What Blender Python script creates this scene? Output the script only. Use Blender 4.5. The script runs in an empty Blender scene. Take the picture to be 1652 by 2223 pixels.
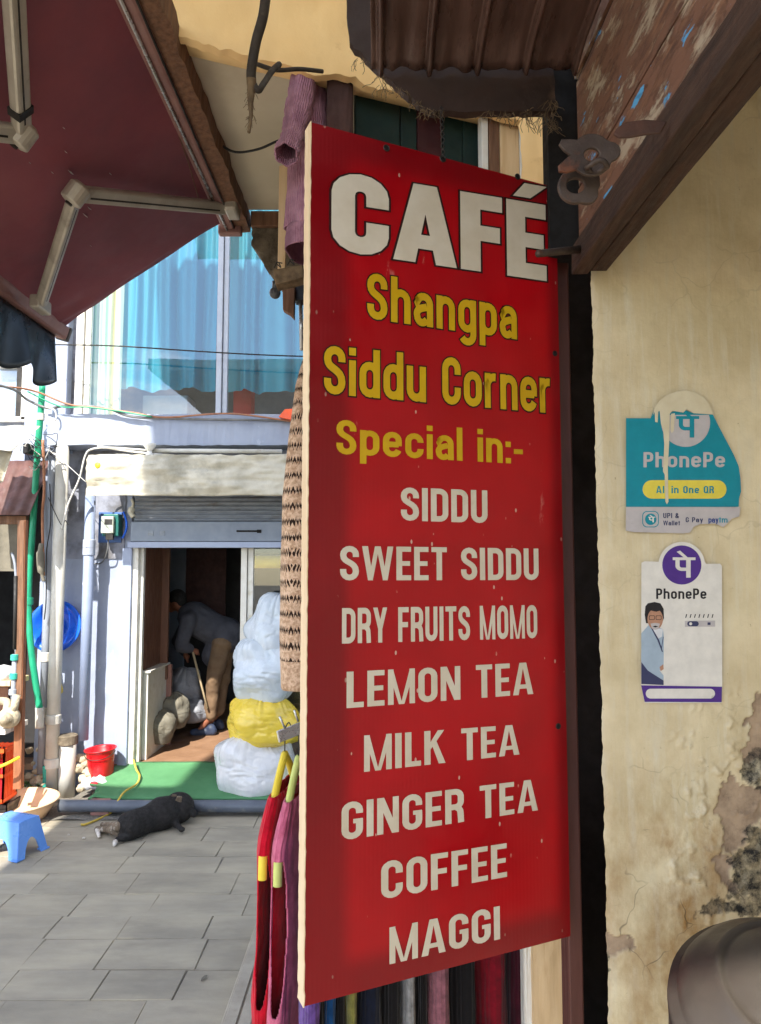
import bpy, math, random
from mathutils import Vector, Matrix, noise
V = Vector
R = math.radians
random.seed(7)
scene = bpy.context.scene
COL = scene.collection

# ---------------------------------------------------------------- camera
EYE = V((0.0, 0.0, 1.9)); PITCH = R(4.4); F = 1544.0; CX = 826.0; CY = 1111.5
cam_d = bpy.data.cameras.new('camera'); cam = bpy.data.objects.new('camera', cam_d); COL.objects.link(cam)
cam.location = EYE; cam.rotation_euler = (R(90) + PITCH, 0, 0)
cam_d.sensor_fit = 'VERTICAL'; cam_d.sensor_height = 36.0; cam_d.lens = F / 2223.0 * 36.0
cam_d.clip_start = 0.05; cam_d.clip_end = 500
scene.camera = cam
scene.render.resolution_x = 761; scene.render.resolution_y = 1024

# ---------------------------------------------------------------- light
SUN_EL = R(47); SUN_H = V((.263, .965, 0)).normalized()      # the way the light travels, seen from above
world = bpy.data.worlds.new('World'); scene.world = world; world.use_nodes = True
wn = world.node_tree.nodes; wl = world.node_tree.links
bg = wn['Background']; sky = wn.new('ShaderNodeTexSky'); sky.sky_type = 'NISHITA'; sky.sun_disc = False
sky.sun_elevation = SUN_EL; sky.sun_rotation = math.atan2(-SUN_H.x, -SUN_H.y)
sky.dust_density = 1.6; sky.altitude = 1800
tc = wn.new('ShaderNodeTexCoord'); mp = wn.new('ShaderNodeMapping'); mp.inputs['Scale'].default_value = (1, 1, 2.2)
cn = wn.new('ShaderNodeTexNoise'); cn.inputs['Scale'].default_value = 2.6; cn.inputs['Detail'].default_value = 9; cn.inputs['Roughness'].default_value = .58
cr = wn.new('ShaderNodeValToRGB'); cr.color_ramp.elements[0].position = .5; cr.color_ramp.elements[1].position = .62
mx = wn.new('ShaderNodeMix'); mx.data_type = 'RGBA'; mx.inputs[7].default_value = (11, 11, 11.3, 1)
wl.new(tc.outputs['Generated'], mp.inputs[0]); wl.new(mp.outputs[0], cn.inputs['Vector']); wl.new(cn.outputs['Fac'], cr.inputs[0])
wl.new(cr.outputs[0], mx.inputs[0]); wl.new(sky.outputs[0], mx.inputs[6]); wl.new(mx.outputs[2], bg.inputs[0])
bg.inputs[1].default_value = 0.15
sd = bpy.data.lights.new('sun', 'SUN'); sd.energy = 3.9; sd.angle = R(.6); sd.color = (1, .95, .86)
sun = bpy.data.objects.new('sun', sd); COL.objects.link(sun); sun.location = (-3, -8, 12)
sdir = V((SUN_H.x * math.cos(SUN_EL), SUN_H.y * math.cos(SUN_EL), -math.sin(SUN_EL)))
sun.rotation_euler = sdir.to_track_quat('-Z', 'Y').to_euler()
scene.view_settings.view_transform = 'Standard'; scene.view_settings.look = 'None'
scene.view_settings.exposure = 1.5; scene.view_settings.gamma = 1
scene.cycles.max_bounces = 7; scene.cycles.diffuse_bounces = 4; scene.cycles.use_adaptive_sampling = True; scene.cycles.adaptive_threshold = .02; scene.cycles.transparent_max_bounces = 12
scene.cycles.use_denoising = True

# ---------------------------------------------------------------- helpers
def ray(px, py):
    v = CY - py
    return V((px - CX, F * math.cos(PITCH) - v * math.sin(PITCH), v * math.cos(PITCH) + F * math.sin(PITCH)))
def at(px, py, Y):                       # the point of the plane y = Y seen there
    r = ray(px, py); return EYE + r * (Y / r.y)
def onz(px, py, Z):
    r = ray(px, py); return EYE + r * ((Z - EYE.z) / r.z)
def onplane(px, py, P, N):
    r = ray(px, py); return EYE + r * ((P - EYE).dot(N) / r.dot(N))
def lin(c):
    return tuple((x / 255 / 12.92 if x / 255 <= .04045 else ((x / 255 + .055) / 1.055) ** 2.4) for x in c)
def nz(x, y=0, z=0): return noise.noise(V((x, y, z)))
def fbm(x, y, z, o=4): return noise.fractal(V((x, y, z)), .6, 2.1, o)

class MB:
    def __init__(s): s.v = []; s.f = []
    def add(s, vs, fs):
        o = len(s.v); s.v += [V(p) for p in vs]; s.f += [tuple(i + o for i in f) for f in fs]; return s
    def box(s, a, b):
        x0, y0, z0 = [min(a[i], b[i]) for i in range(3)]; x1, y1, z1 = [max(a[i], b[i]) for i in range(3)]
        return s.add([(x0,y0,z0),(x1,y0,z0),(x1,y1,z0),(x0,y1,z0),(x0,y0,z1),(x1,y0,z1),(x1,y1,z1),(x0,y1,z1)],
                     [(0,3,2,1),(4,5,6,7),(0,1,5,4),(1,2,6,5),(2,3,7,6),(3,0,4,7)])
    def obox(s, c, a, b, d):             # centre and three half vectors
        c, a, b, d = V(c), V(a), V(b), V(d)
        if a.cross(b).dot(d) < 0: d = -d
        return s.add([c-a-b-d, c+a-b-d, c+a+b-d, c-a+b-d, c-a-b+d, c+a-b+d, c+a+b+d, c-a+b+d],
                     [(0,3,2,1),(4,5,6,7),(0,1,5,4),(1,2,6,5),(2,3,7,6),(3,0,4,7)])
    def bar(s, a, b, w, h, up=(0,0,1)):
        a, b = V(a), V(b); d = b - a; side = d.cross(V(up))
        if side.length < 1e-6: side = V((1,0,0))
        side.normalize(); u = side.cross(d).normalized()
        return s.obox((a + b) / 2, d / 2, side * w / 2, u * h / 2)
    def tube(s, pts, r, seg=8, cap=True, closed=False):
        pts = [V(p) for p in pts]; n = len(pts); rs = r if isinstance(r, (list, tuple)) else [r] * n
        o = len(s.v); ref = None
        for i, p in enumerate(pts):
            if closed: d = pts[(i + 1) % n] - pts[i - 1]
            else: d = pts[min(i + 1, n - 1)] - pts[max(i - 1, 0)]
            d = d.normalized() if d.length > 1e-9 else V((0,0,1))
            if ref is None: ref = d.orthogonal().normalized()
            ref = ref - d * ref.dot(d)
            ref = ref.normalized() if ref.length > 1e-6 else d.orthogonal().normalized()
            bi = d.cross(ref)
            for k in range(seg):
                a = 2 * math.pi * k / seg
                s.v.append(p + (ref * math.cos(a) + bi * math.sin(a)) * rs[i])
        for i in range(n if closed else n - 1):
            j = (i + 1) % n
            for k in range(seg):
                l = (k + 1) % seg
                s.f.append((o + i*seg + k, o + i*seg + l, o + j*seg + l, o + j*seg + k))
        if cap and not closed:
            s.f.append(tuple(o + k for k in reversed(range(seg)))); s.f.append(tuple(o + (n-1)*seg + k for k in range(seg)))
        return s
    def lathe(s, c, prof, seg=32, axis=(0,0,1), cap0=True, cap1=True):
        c = V(c); ax = V(axis).normalized(); e1 = ax.orthogonal().normalized(); e2 = ax.cross(e1); o = len(s.v)
        for r, h in prof:
            for k in range(seg):
                a = 2 * math.pi * k / seg
                s.v.append(c + ax * h + (e1 * math.cos(a) + e2 * math.sin(a)) * r)
        for i in range(len(prof) - 1):
            for k in range(seg):
                l = (k + 1) % seg
                s.f.append((o + i*seg + k, o + i*seg + l, o + (i+1)*seg + l, o + (i+1)*seg + k))
        if cap0: s.f.append(tuple(o + k for k in reversed(range(seg))))
        if cap1: s.f.append(tuple(o + (len(prof)-1)*seg + k for k in range(seg)))
        return s
    def prism(s, poly, ext):             # outline in space pushed along ext
        n = len(poly); poly = [V(p) for p in poly]; ext = V(ext)
        nrm = V((0,0,0))
        for i in range(n): nrm += poly[i].cross(poly[(i+1) % n])
        if nrm.dot(ext) > 0: poly = poly[::-1]
        return s.add(poly + [p + ext for p in poly], [tuple(range(n)), tuple(reversed(range(n, 2*n)))] +
                     [(i, n + i, n + (i+1) % n, (i+1) % n) for i in range(n)])
    def grid(s, fn, nu, nv, cu=False, cv=False, skip=None):
        o = len(s.v); mu = nu if cu else nu + 1; mv = nv if cv else nv + 1
        for j in range(mv):
            for i in range(mu): s.v.append(V(fn(i / nu, j / nv)))
        for j in range(nv):
            for i in range(nu):
                if skip and skip((i + .5) / nu, (j + .5) / nv): continue
                a, b = i, (i + 1) % mu; c, d = j, (j + 1) % mv
                s.f.append((o + c*mu + a, o + c*mu + b, o + d*mu + b, o + d*mu + a))
        return s
    def ball(s, c, rad, seg=16, rings=10, rot=None):
        c = V(c); m = rot or Matrix.Identity(3)
        def fn(u, v):
            a = 2*math.pi*u; b = math.pi*(v - .5)
            return c + m @ V((rad[0]*math.cos(b)*math.cos(a), rad[1]*math.cos(b)*math.sin(a), rad[2]*math.sin(b)))
        return s.grid(fn, seg, rings, cu=True)

ORG = {}
def finish(o, org, label, cat, group, kind):
    ORG[o.name] = V(org)
    if label: o['label'] = label
    if cat: o['category'] = cat
    if group: o['group'] = group
    if kind: o['kind'] = kind
    return o
def thing(name, loc, label, cat, group=None, kind=None):
    o = bpy.data.objects.new(name, None); COL.objects.link(o); o.location = loc; o.empty_display_size = .1
    return finish(o, loc, label, cat, group, kind)
def build(mb, name, m, parent=None, label=None, cat=None, group=None, kind=None, smooth=False, bevel=0, uv=None, attr=None, solid=0, sub=0, remesh=0, sm=0):
    if parent is not None: org = ORG[parent.name]
    else:
        xs = [p.x for p in mb.v]; ys = [p.y for p in mb.v]; zs = [p.z for p in mb.v]
        org = V(((min(xs)+max(xs))/2, (min(ys)+max(ys))/2, min(zs)))
    me = bpy.data.meshes.new(name); me.from_pydata([p - org for p in mb.v], [], mb.f)
    if uv:
        l = me.uv_layers.new(name='UVMap')
        for lp in me.loops: l.data[lp.index].uv = uv[lp.vertex_index]
    if attr:
        a = me.color_attributes.new('mask', 'FLOAT_COLOR', 'POINT')
        for i, c in enumerate(attr): a.data[i].color = c
    if smooth:
        me.polygons.foreach_set('use_smooth', [True] * len(me.polygons))
    me.materials.append(MAT[m] if isinstance(m, str) else m); me.update()
    o = bpy.data.objects.new(name, me); COL.objects.link(o)
    if parent is not None: o.parent = parent
    else: o.location = org
    if remesh:
        q = o.modifiers.new('remesh', 'REMESH'); q.mode = 'VOXEL'; q.voxel_size = remesh; q.use_smooth_shade = True
    if sm:
        q = o.modifiers.new('smooth', 'SMOOTH'); q.factor = .5; q.iterations = sm
    if solid:
        q = o.modifiers.new('solid', 'SOLIDIFY'); q.thickness = solid; q.offset = 0
    if bevel:
        q = o.modifiers.new('bevel', 'BEVEL'); q.width = bevel; q.segments = 2; q.limit_method = 'ANGLE'; q.angle_limit = R(40)
    if sub:
        q = o.modifiers.new('sub', 'SUBSURF'); q.levels = sub; q.render_levels = sub
    return finish(o, org, label, cat, group, kind)
def spline(pts, n=8):
    pts = [V(p) for p in pts]; out = []
    for i in range(len(pts) - 1):
        p0 = pts[max(i-1,0)]; p1 = pts[i]; p2 = pts[i+1]; p3 = pts[min(i+2, len(pts)-1)]
        for k in range(n):
            t = k / n
            out.append(.5*((2*p1) + (p2-p0)*t + (2*p0-5*p1+4*p2-p3)*t*t + (3*p1-p0-3*p2+p3)*t**3))
    return out + [pts[-1]]

# ---------------------------------------------------------------- materials
MAT = {}
def nt(name):
    m = bpy.data.materials.new(name); m.use_nodes = True; n = m.node_tree.nodes; l = m.node_tree.links
    return m, n, l, n['Principled BSDF']
def mixc(n, l, fac, a, b):
    q = n.new('ShaderNodeMix'); q.data_type = 'RGBA'
    for s, x in ((0, fac), (6, a), (7, b)):
        if hasattr(x, 'links') or hasattr(x, 'is_linked'): l.new(x, q.inputs[s])
        elif isinstance(x, (int, float)): q.inputs[s].default_value = x
        else: q.inputs[s].default_value = (*x, 1)
    return q.outputs[2]
def noisen(n, l, vec, sc, det=5, rough=.6, lo=.4, hi=.6, dist=0):
    t = n.new('ShaderNodeTexNoise'); t.inputs['Scale'].default_value = sc; t.inputs['Detail'].default_value = det
    t.inputs['Roughness'].default_value = rough; t.inputs['Distortion'].default_value = dist
    l.new(vec, t.inputs['Vector'])
    r = n.new('ShaderNodeMapRange'); r.inputs[1].default_value = lo; r.inputs[2].default_value = hi
    l.new(t.outputs['Fac'], r.inputs[0]); return r.outputs[0]
def coords(n, l, stretch=(1,1,1), uv=False):
    t = n.new('ShaderNodeTexCoord'); p = n.new('ShaderNodeMapping'); p.inputs['Scale'].default_value = stretch
    l.new(t.outputs['UV' if uv else 'Object'], p.inputs[0]); return p.outputs[0]
def bumpn(n, l, b, h, st, dist=.01):
    q = n.new('ShaderNodeBump'); q.inputs['Strength'].default_value = st; q.inputs['Distance'].default_value = dist
    l.new(h, q.inputs['Height']); l.new(q.outputs[0], b.inputs['Normal']); return q
def mat(name, c, c2=None, sc=6, rough=.7, bump=.25, bsc=60, metal=0, dirt=None, dsc=3, dlo=.55, dhi=.75, stretch=(1,1,1), spec=.4, rnd=0, sub=0, bd=.004, trans=0, bdet=6):
    m, n, l, b = nt(name); vec = coords(n, l, stretch)
    c = lin(c); c2 = lin(c2) if c2 else tuple(x * .8 for x in c)
    col = mixc(n, l, noisen(n, l, vec, sc, lo=.35, hi=.65), c, c2)
    if dirt: col = mixc(n, l, noisen(n, l, vec, dsc, 8, .65, dlo, dhi), col, lin(dirt))
    if rnd:
        oi = n.new('ShaderNodeObjectInfo'); hv = n.new('ShaderNodeHueSaturation')
        mr = n.new('ShaderNodeMapRange'); mr.inputs[3].default_value = 1 - rnd; mr.inputs[4].default_value = 1 + rnd
        l.new(oi.outputs['Random'], mr.inputs[0]); l.new(mr.outputs[0], hv.inputs['Value']); l.new(col, hv.inputs['Color']); col = hv.outputs[0]
    l.new(col, b.inputs['Base Color'])
    rv = n.new('ShaderNodeMapRange'); rv.inputs[3].default_value = max(.05, rough - .12); rv.inputs[4].default_value = min(1, rough + .12)
    l.new(noisen(n, l, vec, sc * 2.3), rv.inputs[0]); l.new(rv.outputs[0], b.inputs['Roughness'])
    b.inputs['Metallic'].default_value = metal; b.inputs['Specular IOR Level'].default_value = spec
    if sub: b.inputs['Subsurface Weight'].default_value = sub; b.inputs['Subsurface Radius'].default_value = (.02,.02,.02)
    if bump: bumpn(n, l, b, noisen(n, l, vec, bsc, bdet, .65 if bdet > 3 else .4, 0, 1), bump, bd)
    if trans:
        tr = n.new('ShaderNodeBsdfTranslucent'); l.new(col, tr.inputs[0]); mm = n.new('ShaderNodeMixShader'); mm.inputs[0].default_value = trans
        l.new(b.outputs[0], mm.inputs[1]); l.new(tr.outputs[0], mm.inputs[2]); l.new(mm.outputs[0], n['Material Output'].inputs[0])
    MAT[name] = m; return m
def glass(name, tint=(1,1,1), rough=0.0, refl=1.0):
    m, n, l, b = nt(name); n.remove(b)
    tr = n.new('ShaderNodeBsdfTransparent'); tr.inputs[0].default_value = (*tint, 1)
    gl = n.new('ShaderNodeBsdfGlossy'); gl.inputs['Roughness'].default_value = rough
    lw = n.new('ShaderNodeLayerWeight'); lw.inputs[0].default_value = .5
    pw = n.new('ShaderNodeMath'); pw.operation = 'POWER'; pw.inputs[1].default_value = 5; l.new(lw.outputs['Facing'], pw.inputs[0])
    mr = n.new('ShaderNodeMath'); mr.operation = 'MULTIPLY_ADD'; mr.inputs[1].default_value = .9; mr.inputs[2].default_value = .043*refl; mr.use_clamp = True
    l.new(pw.outputs[0], mr.inputs[0])
    mm = n.new('ShaderNodeMixShader'); l.new(mr.outputs[0], mm.inputs[0]); l.new(tr.outputs[0], mm.inputs[1]); l.new(gl.outputs[0], mm.inputs[2])
    l.new(mm.outputs[0], n['Material Output'].inputs[0]); MAT[name] = m
def knit(name, c, c2, rib=(160, 0), cable=0, rough=.95, bd=.0035):
    # wool: fine stitches as relief, cables or ribs along the hang
    m, n, l, b = nt(name); vec = coords(n, l)
    col = mixc(n, l, noisen(n, l, vec, 22, 6), lin(c), lin(c2))
    l.new(col, b.inputs['Base Color']); b.inputs['Roughness'].default_value = rough; b.inputs['Specular IOR Level'].default_value = .15
    b.inputs['Sheen Weight'].default_value = .12
    u = coords(n, l, (1,1,1), True)
    w = n.new('ShaderNodeTexWave'); w.inputs['Scale'].default_value = rib[0] / 20; w.inputs['Distortion'].default_value = cable; w.inputs['Detail Scale'].default_value = 1.5
    w.bands_direction = 'X'; l.new(u, w.inputs['Vector'])
    s = noisen(n, l, vec, 420, 2, .5, 0, 1)
    ad = n.new('ShaderNodeMath'); ad.operation = 'MULTIPLY_ADD'; ad.inputs[1].default_value = .35; l.new(s, ad.inputs[0]); l.new(w.outputs['Fac'], ad.inputs[2])
    bumpn(n, l, b, ad.outputs[0], .6, bd); MAT[name] = m

mat('paving', (170,160,139), (148,140,124), 3.2, .8, .45, 60, dirt=(130,123,110), dsc=2.2, dlo=.52, dhi=.78, rnd=.1, bd=.003, stretch=(.6,1.6,1))
mat('grout', (112,107,98), (136,130,118), 20, .95, .5, 80)
mat('concrete', (176,166,148), (150,140,124), 5, .9, .5, 50, dirt=(110,102,90), dsc=4)
mat('rough_concrete', (128,116,98), (92,82,68), 14, .95, .9, 45, dirt=(64,56,46), dsc=7, bd=.012)
mat('lilac_paint', (158,166,184), (148,157,177), 4, .7, .35, 22, dirt=(182,187,200), dsc=9, dlo=.62, dhi=.7)
mat('lilac_trim', (160,172,196), (150,160,186), 5, .55, .15, 60)
mat('old_shaded_lilac', (150,154,168), (120,124,138), 6, .8, .5, 25, dirt=(86,82,78), dsc=3, dlo=.45, dhi=.7)  # aged lilac, also made darker for shaded parts of the facade
mat('white_frame', (226,224,216), (214,210,200), 10, .4, .08, 60, dirt=(190,180,150), dsc=6)
mat('alu', (178,182,190), (166,170,180), 10, .4, .02, 80, metal=.2)
mat('shutter', (128,134,142), (110,116,126), 7, .5, .1, 60, metal=.3, dirt=(96,92,88), dsc=6, stretch=(1,1,3))
mat('shutter_box', (130,140,154), (118,128,144), 7, .55, .12, 50)
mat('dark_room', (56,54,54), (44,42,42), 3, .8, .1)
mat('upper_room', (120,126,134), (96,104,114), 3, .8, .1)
mat('brown_panel', (122,84,66), (106,72,56), 8, .6, .12, 40, stretch=(4,4,.6))
mat('wood_floor', (150,116,90), (134,102,78), 5, .55, .1, 30)
mat('grey_pvc', (150,156,166), (138,144,154), 6, .45, .08, 60, dirt=(176,170,156), dsc=5, dlo=.6, dhi=.8)
mat('blue_pvc', (140,152,178), (128,140,166), 6, .45, .08, 60, dirt=(190,194,200), dsc=12, dlo=.64, dhi=.7)
mat('white_pvc', (204,202,194), (186,182,170), 6, .5, .12, 60, dirt=(150,128,92), dsc=4, dlo=.58, dhi=.8)
mat('dark_pvc', (98,104,114), (84,90,100), 6, .45, .08, 60, dirt=(140,138,132), dsc=8, dlo=.6, dhi=.8)
mat('green_pvc', (30,150,110), (24,132,98), 8, .4, .08, 60)
mat('teal_pvc', (60,170,150), (46,150,134), 8, .4, .08, 60)
mat('copper', (170,118,88), (140,96,72), 12, .6, .2, 60)
mat('black_rubber', (26,25,25), (36,35,34), 10, .6, .1)
mat('dusty_rubber', (66,58,50), (46,41,37), 14, .85, .4, 60, dirt=(110,98,80), dsc=9)
mat('white_cable', (206,204,200), (180,178,172), 10, .5, .05)
mat('grey_cable', (120,120,120), (90,90,90), 10, .5, .05)
mat('tarp', (214,208,190), (192,186,168), 5, .38, .25, 9, dirt=(150,146,130), dsc=2.5, dlo=.5, dhi=.75, bd=.03, trans=.18)
mat('brown_tin', (104,72,66), (82,56,52), 7, .65, .3, 30, dirt=(60,46,42), dsc=4)
mat('brown_wood', (128,92,68), (98,70,52), 9, .75, .35, 60, stretch=(6,6,.6))
mat('orange_wood', (150,98,66), (122,76,50), 9, .75, .3, 60, stretch=(6,6,.6))
mat('blue_plastic', (20,100,220), (16,88,204), 4, .32, .04, 40, spec=.5)
mat('stool_plastic', (96,148,222), (84,136,212), 4, .38, .05, 40, spec=.5)
mat('red_plastic', (214,22,30), (196,16,26), 4, .35, .05, 40, spec=.5)
mat('orange_plastic', (236,92,34), (220,78,26), 4, .4, .05, 40)
mat('black_plastic', (34,34,36), (26,26,28), 6, .45, .1)
mat('beige_plastic', (232,196,158), (222,184,146), 4, .4, .06, 30)
mat('yellow_cloth', (232,206,50), (214,186,36), 8, .6, .4, 30)
mat('bag_white', (232,230,228), (218,217,218), 3, .2, .35, 5, trans=.12, bd=.03, stretch=(2.6,2.6,.9), bdet=2, spec=.6)
mat('bag_blue', (212,219,226), (198,208,216), 3, .2, .35, 5, trans=.12, bd=.03, stretch=(2.2,2.2,1.4), bdet=2, spec=.6)
mat('bag_yellow', (244,214,84), (236,202,70), 3, .22, .35, 5, trans=.12, bd=.03, stretch=(1,1,3), bdet=2, spec=.6)
mat('bag_grey', (150,152,158), (118,120,128), 5, .45, .4, 20, bd=.012)
mat('sack', (126,120,106), (94,90,80), 5, .8, .5, 30)
mat('green_mat', (84,136,92), (72,122,80), 3, .9, .6, 220, rnd=0, dirt=(98,150,104), dsc=2)
mat('pink_box', (166,122,112), (146,106,98), 8, .75, .2)
mat('yellow_string', (206,178,80), (190,160,62), 12, .8, .2)
mat('dog_fur', (40,36,34), (24,22,21), 18, .85, .9, 160, bd=.006)
mat('dog_tan', (118,102,84), (84,72,58), 26, .9, .9, 160, dirt=(166,156,142), dsc=14, dlo=.5, dhi=.6)
mat('dog_white', (214,208,198), (180,170,158), 20, .9, .6, 160)
mat('skin', (146,92,68), (128,78,58), 10, .6, .1)
mat('jacket', (78,78,86), (62,62,70), 8, .9, .9, 11, bdet=3, bd=.02)
mat('trousers', (122,98,74), (102,80,60), 8, .9, .9, 12, bdet=3, bd=.02)
mat('hair', (22,19,18), (34,30,28), 30, .8, .5, 80)
mat('shoe', (60,72,98), (40,46,62), 12, .5, .15)
mat('stick', (196,176,140), (170,150,116), 12, .7, .2)
mat('meter_green', (30,104,96), (24,90,84), 8, .45, .08)
mat('meter_face', (196,200,186), (150,156,146), 30, .4, .1)
mat('plate_blue', (76,110,170), (66,98,156), 6, .5, .08)
mat('bulb', (236,234,228), (222,220,214), 6, .25, 0, sub=.2)
mat('stone', (196,182,156), (160,146,120), 8, .95, .9, 30, rnd=.15, bd=.015)
mat('gravel', (150,144,134), (112,108,100), 60, .95, 1, 120, bd=.015)
mat('red_item', (200,40,50), (180,30,44), 6, .5, .1)
mat('maroon_fabric', (146,80,86), (130,68,80), 2.2, .55, .12, 500, dirt=(116,70,80), dsc=1.4, dlo=.45, dhi=.7, trans=.12, bd=.001)
mat('navy_valance', (34,46,54), (26,36,44), 3, .35, .15, 40, spec=.5)
mat('cast_alu', (186,180,166), (168,160,146), 9, .42, .08, 70, metal=.35, dirt=(120,110,98), dsc=8, dlo=.6, dhi=.8)
mat('cassette', (150,112,104), (128,92,86), 6, .5, .1, 60)
mat('steel', (206,206,204), (186,186,184), 12, .28, .05, 90, metal=.6)
mat('dark_steel', (70,66,62), (50,47,44), 12, .5, .3, 60, metal=.6)
mat('soffit', (206,196,174), (192,180,156), 2.5, .85, .2, 30, dirt=(168,152,126), dsc=1.6, dlo=.55, dhi=.85)
mat('ochre_plaster', (250,214,154), (244,204,142), 3, .85, .35, 30, dirt=(216,176,120), dsc=5, dlo=.58, dhi=.72)
mat('brown_board', (56,38,31), (42,29,24), 8, .6, .25, 40, dirt=(92,70,56), dsc=7, dlo=.62, dhi=.75)
mat('rust_tin', (100,76,68), (76,57,50), 6, .36, .25, 30, metal=.2, dirt=(66,46,40), dsc=5, dlo=.46, dhi=.72, stretch=(3,.6,3))
mat('dry_root', (120,100,74), (84,68,50), 30, .95, .3)
mat('dark_wood', (74,52,39), (50,35,27), 10, .8, .5, 70, stretch=(7,.7,7), bd=.006)
mat('iron', (84,70,61), (60,49,43), 14, .6, .5, 70, metal=.35, dirt=(128,74,48), dsc=10, dlo=.55, dhi=.7, bd=.003)
mat('rust_iron', (88,56,42), (66,44,35), 14, .75, .5, 70, dirt=(92,60,46), dsc=10, bd=.003)
mat('pale_wood', (226,196,152), (210,176,130), 4, .65, .3, 50, stretch=(8,8,.7), dirt=(190,146,100), dsc=5, dlo=.6, dhi=.75, bd=.002)
mat('sign_side', (232,206,170), (218,188,148), 5, .7, .3, 60, stretch=(8,8,.6), dirt=(190,156,118), dsc=8, dlo=.62, dhi=.75, bd=.002)
mat('brown_post', (92,54,46), (76,44,38), 5, .45, .12, 50, stretch=(4,4,.5))
mat('letter_white', (214,203,183), (204,191,168), 14, .42, .05, 60, dirt=(190,172,146), dsc=9, dlo=.62, dhi=.8)
mat('letter_yellow', (206,166,20), (194,152,16), 14, .42, .05, 60, dirt=(188,146,26), dsc=12, dlo=.6, dhi=.8)
mat('letter_edge', (46,14,12), (36,10,10), 14, .5, 0)
mat('hole', (16,12,12), None, 10, .8, 0)
mat('pot', (70,64,58), (60,54,49), 3, .42, .1, 60, metal=.1, dirt=(50,46,42), dsc=4, spec=.3)
mat('dark_green', (22,48,42), (14,32,29), 4, .7, .15)
mat('dark_red', (62,16,20), (46,12,15), 4, .8, .2)
mat('dark_brown_cloth', (82,58,54), (66,46,43), 12, .95, .4, 200)
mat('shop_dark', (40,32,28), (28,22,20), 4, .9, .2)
mat('lamp_grey', (90,90,92), (70,70,72), 6, .4, .1)
mat('weed', (104,138,64), (84,116,50), 10, .8, .2)
for nm, c in (('teal_print',(0,134,150)),('white_print',(222,216,206)),('grey_print',(186,178,176)),('yellow_print',(224,204,76)),('purple_print',(76,42,130)),
              ('black_print',(26,24,30)),('face_print',(176,130,104)),('suit_print',(160,176,190)),('blue_print',(20,60,130)),('navy_print',(54,58,92)),('shirt_print',(214,214,216))):
    mat(nm, c, tuple(x*.94 for x in c), 30, .4, .05, 80, dirt=tuple(x*.75 for x in c), dsc=24, dlo=.66, dhi=.75)
glass('pane', (.95,.98,.98), 0, 3.4)
glass('door_glass', (.9,.93,.92), 0, 1.5)
knit('lilac_knit', (190,140,160), (166,116,138), (220,0), 3, bd=.012)
knit('lilac_rib', (186,136,156), (150,102,124), (330,0), 0, bd=.012)
knit('red_knit', (200,16,40), (170,10,30), (70,0), 9)
knit('pink_knit', (206,108,132), (180,86,108), (70,0), 9)
knit('beige_knit', (222,186,146), (206,168,128), (200,0), 1)
for nm, c in (('purple',(104,72,140)),('blue',(20,70,120)),('olive',(132,128,66)),('navy',(20,26,44)),('grey',(150,148,146)),('rose',(150,96,106)),('black',(22,20,22)),('crimson',(126,12,30)),('wine',(70,20,34))):
    knit(nm + '_wool', c, tuple(x*.75 for x in c), (90,0), 2)

def poncho_mat():
    m, n, l, b = nt('hound_knit'); vec = coords(n, l); u = coords(n, l, (1,1,1), True)
    sx = n.new('ShaderNodeSeparateXYZ')
    wob = n.new('ShaderNodeTexNoise'); wob.inputs['Scale'].default_value = 30; l.new(u, wob.inputs['Vector'])
    l.new(u, sx.inputs[0])
    def mth(op, a, b_=None, c_=None):
        q = n.new('ShaderNodeMath'); q.operation = op
        for i, x in enumerate((a, b_, c_)):
            if x is None: continue
            if isinstance(x, (int, float)): q.inputs[i].default_value = x
            else: l.new(x, q.inputs[i])
        return q.outputs[0]
    # zigzag stitches: u in stitches, v in rows
    uu = mth('MULTIPLY', sx.outputs[0], 30.0); tri = mth('PINGPONG', uu, .5)
    vv = mth('MULTIPLY', sx.outputs[1], 22.0); vz = mth('ADD', vv, mth('MULTIPLY', tri, .55)); vz = mth('ADD', vz, mth('MULTIPLY', wob.outputs['Fac'], .35))
    fr = mth('FRACT', vz); inrow = mth('LESS_THAN', fr, .3)
    f2 = mth('FRACT', mth('ADD', uu, mth('MULTIPLY', vz, .9))); gap = mth('GREATER_THAN', f2, .2)
    body = mth('GREATER_THAN', sx.outputs[1], .085)
    fac = mth('MULTIPLY', mth('MULTIPLY', inrow, gap), body)
    base = mixc(n, l, noisen(n, l, vec, 90, 4), lin((222,190,160)), lin((184,148,118)))
    col = mixc(n, l, fac, base, lin((52,38,32)))
    l.new(col, b.inputs['Base Color']); b.inputs['Roughness'].default_value = .95; b.inputs['Specular IOR Level'].default_value = .1
    ad = mth('ADD', mth('MULTIPLY', fac, .25), mth('MULTIPLY', noisen(n, l, vec, 300, 3, .6, 0, 1), .9))
    bumpn(n, l, b, ad, .8, .006); MAT['hound_knit'] = m
poncho_mat()

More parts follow.
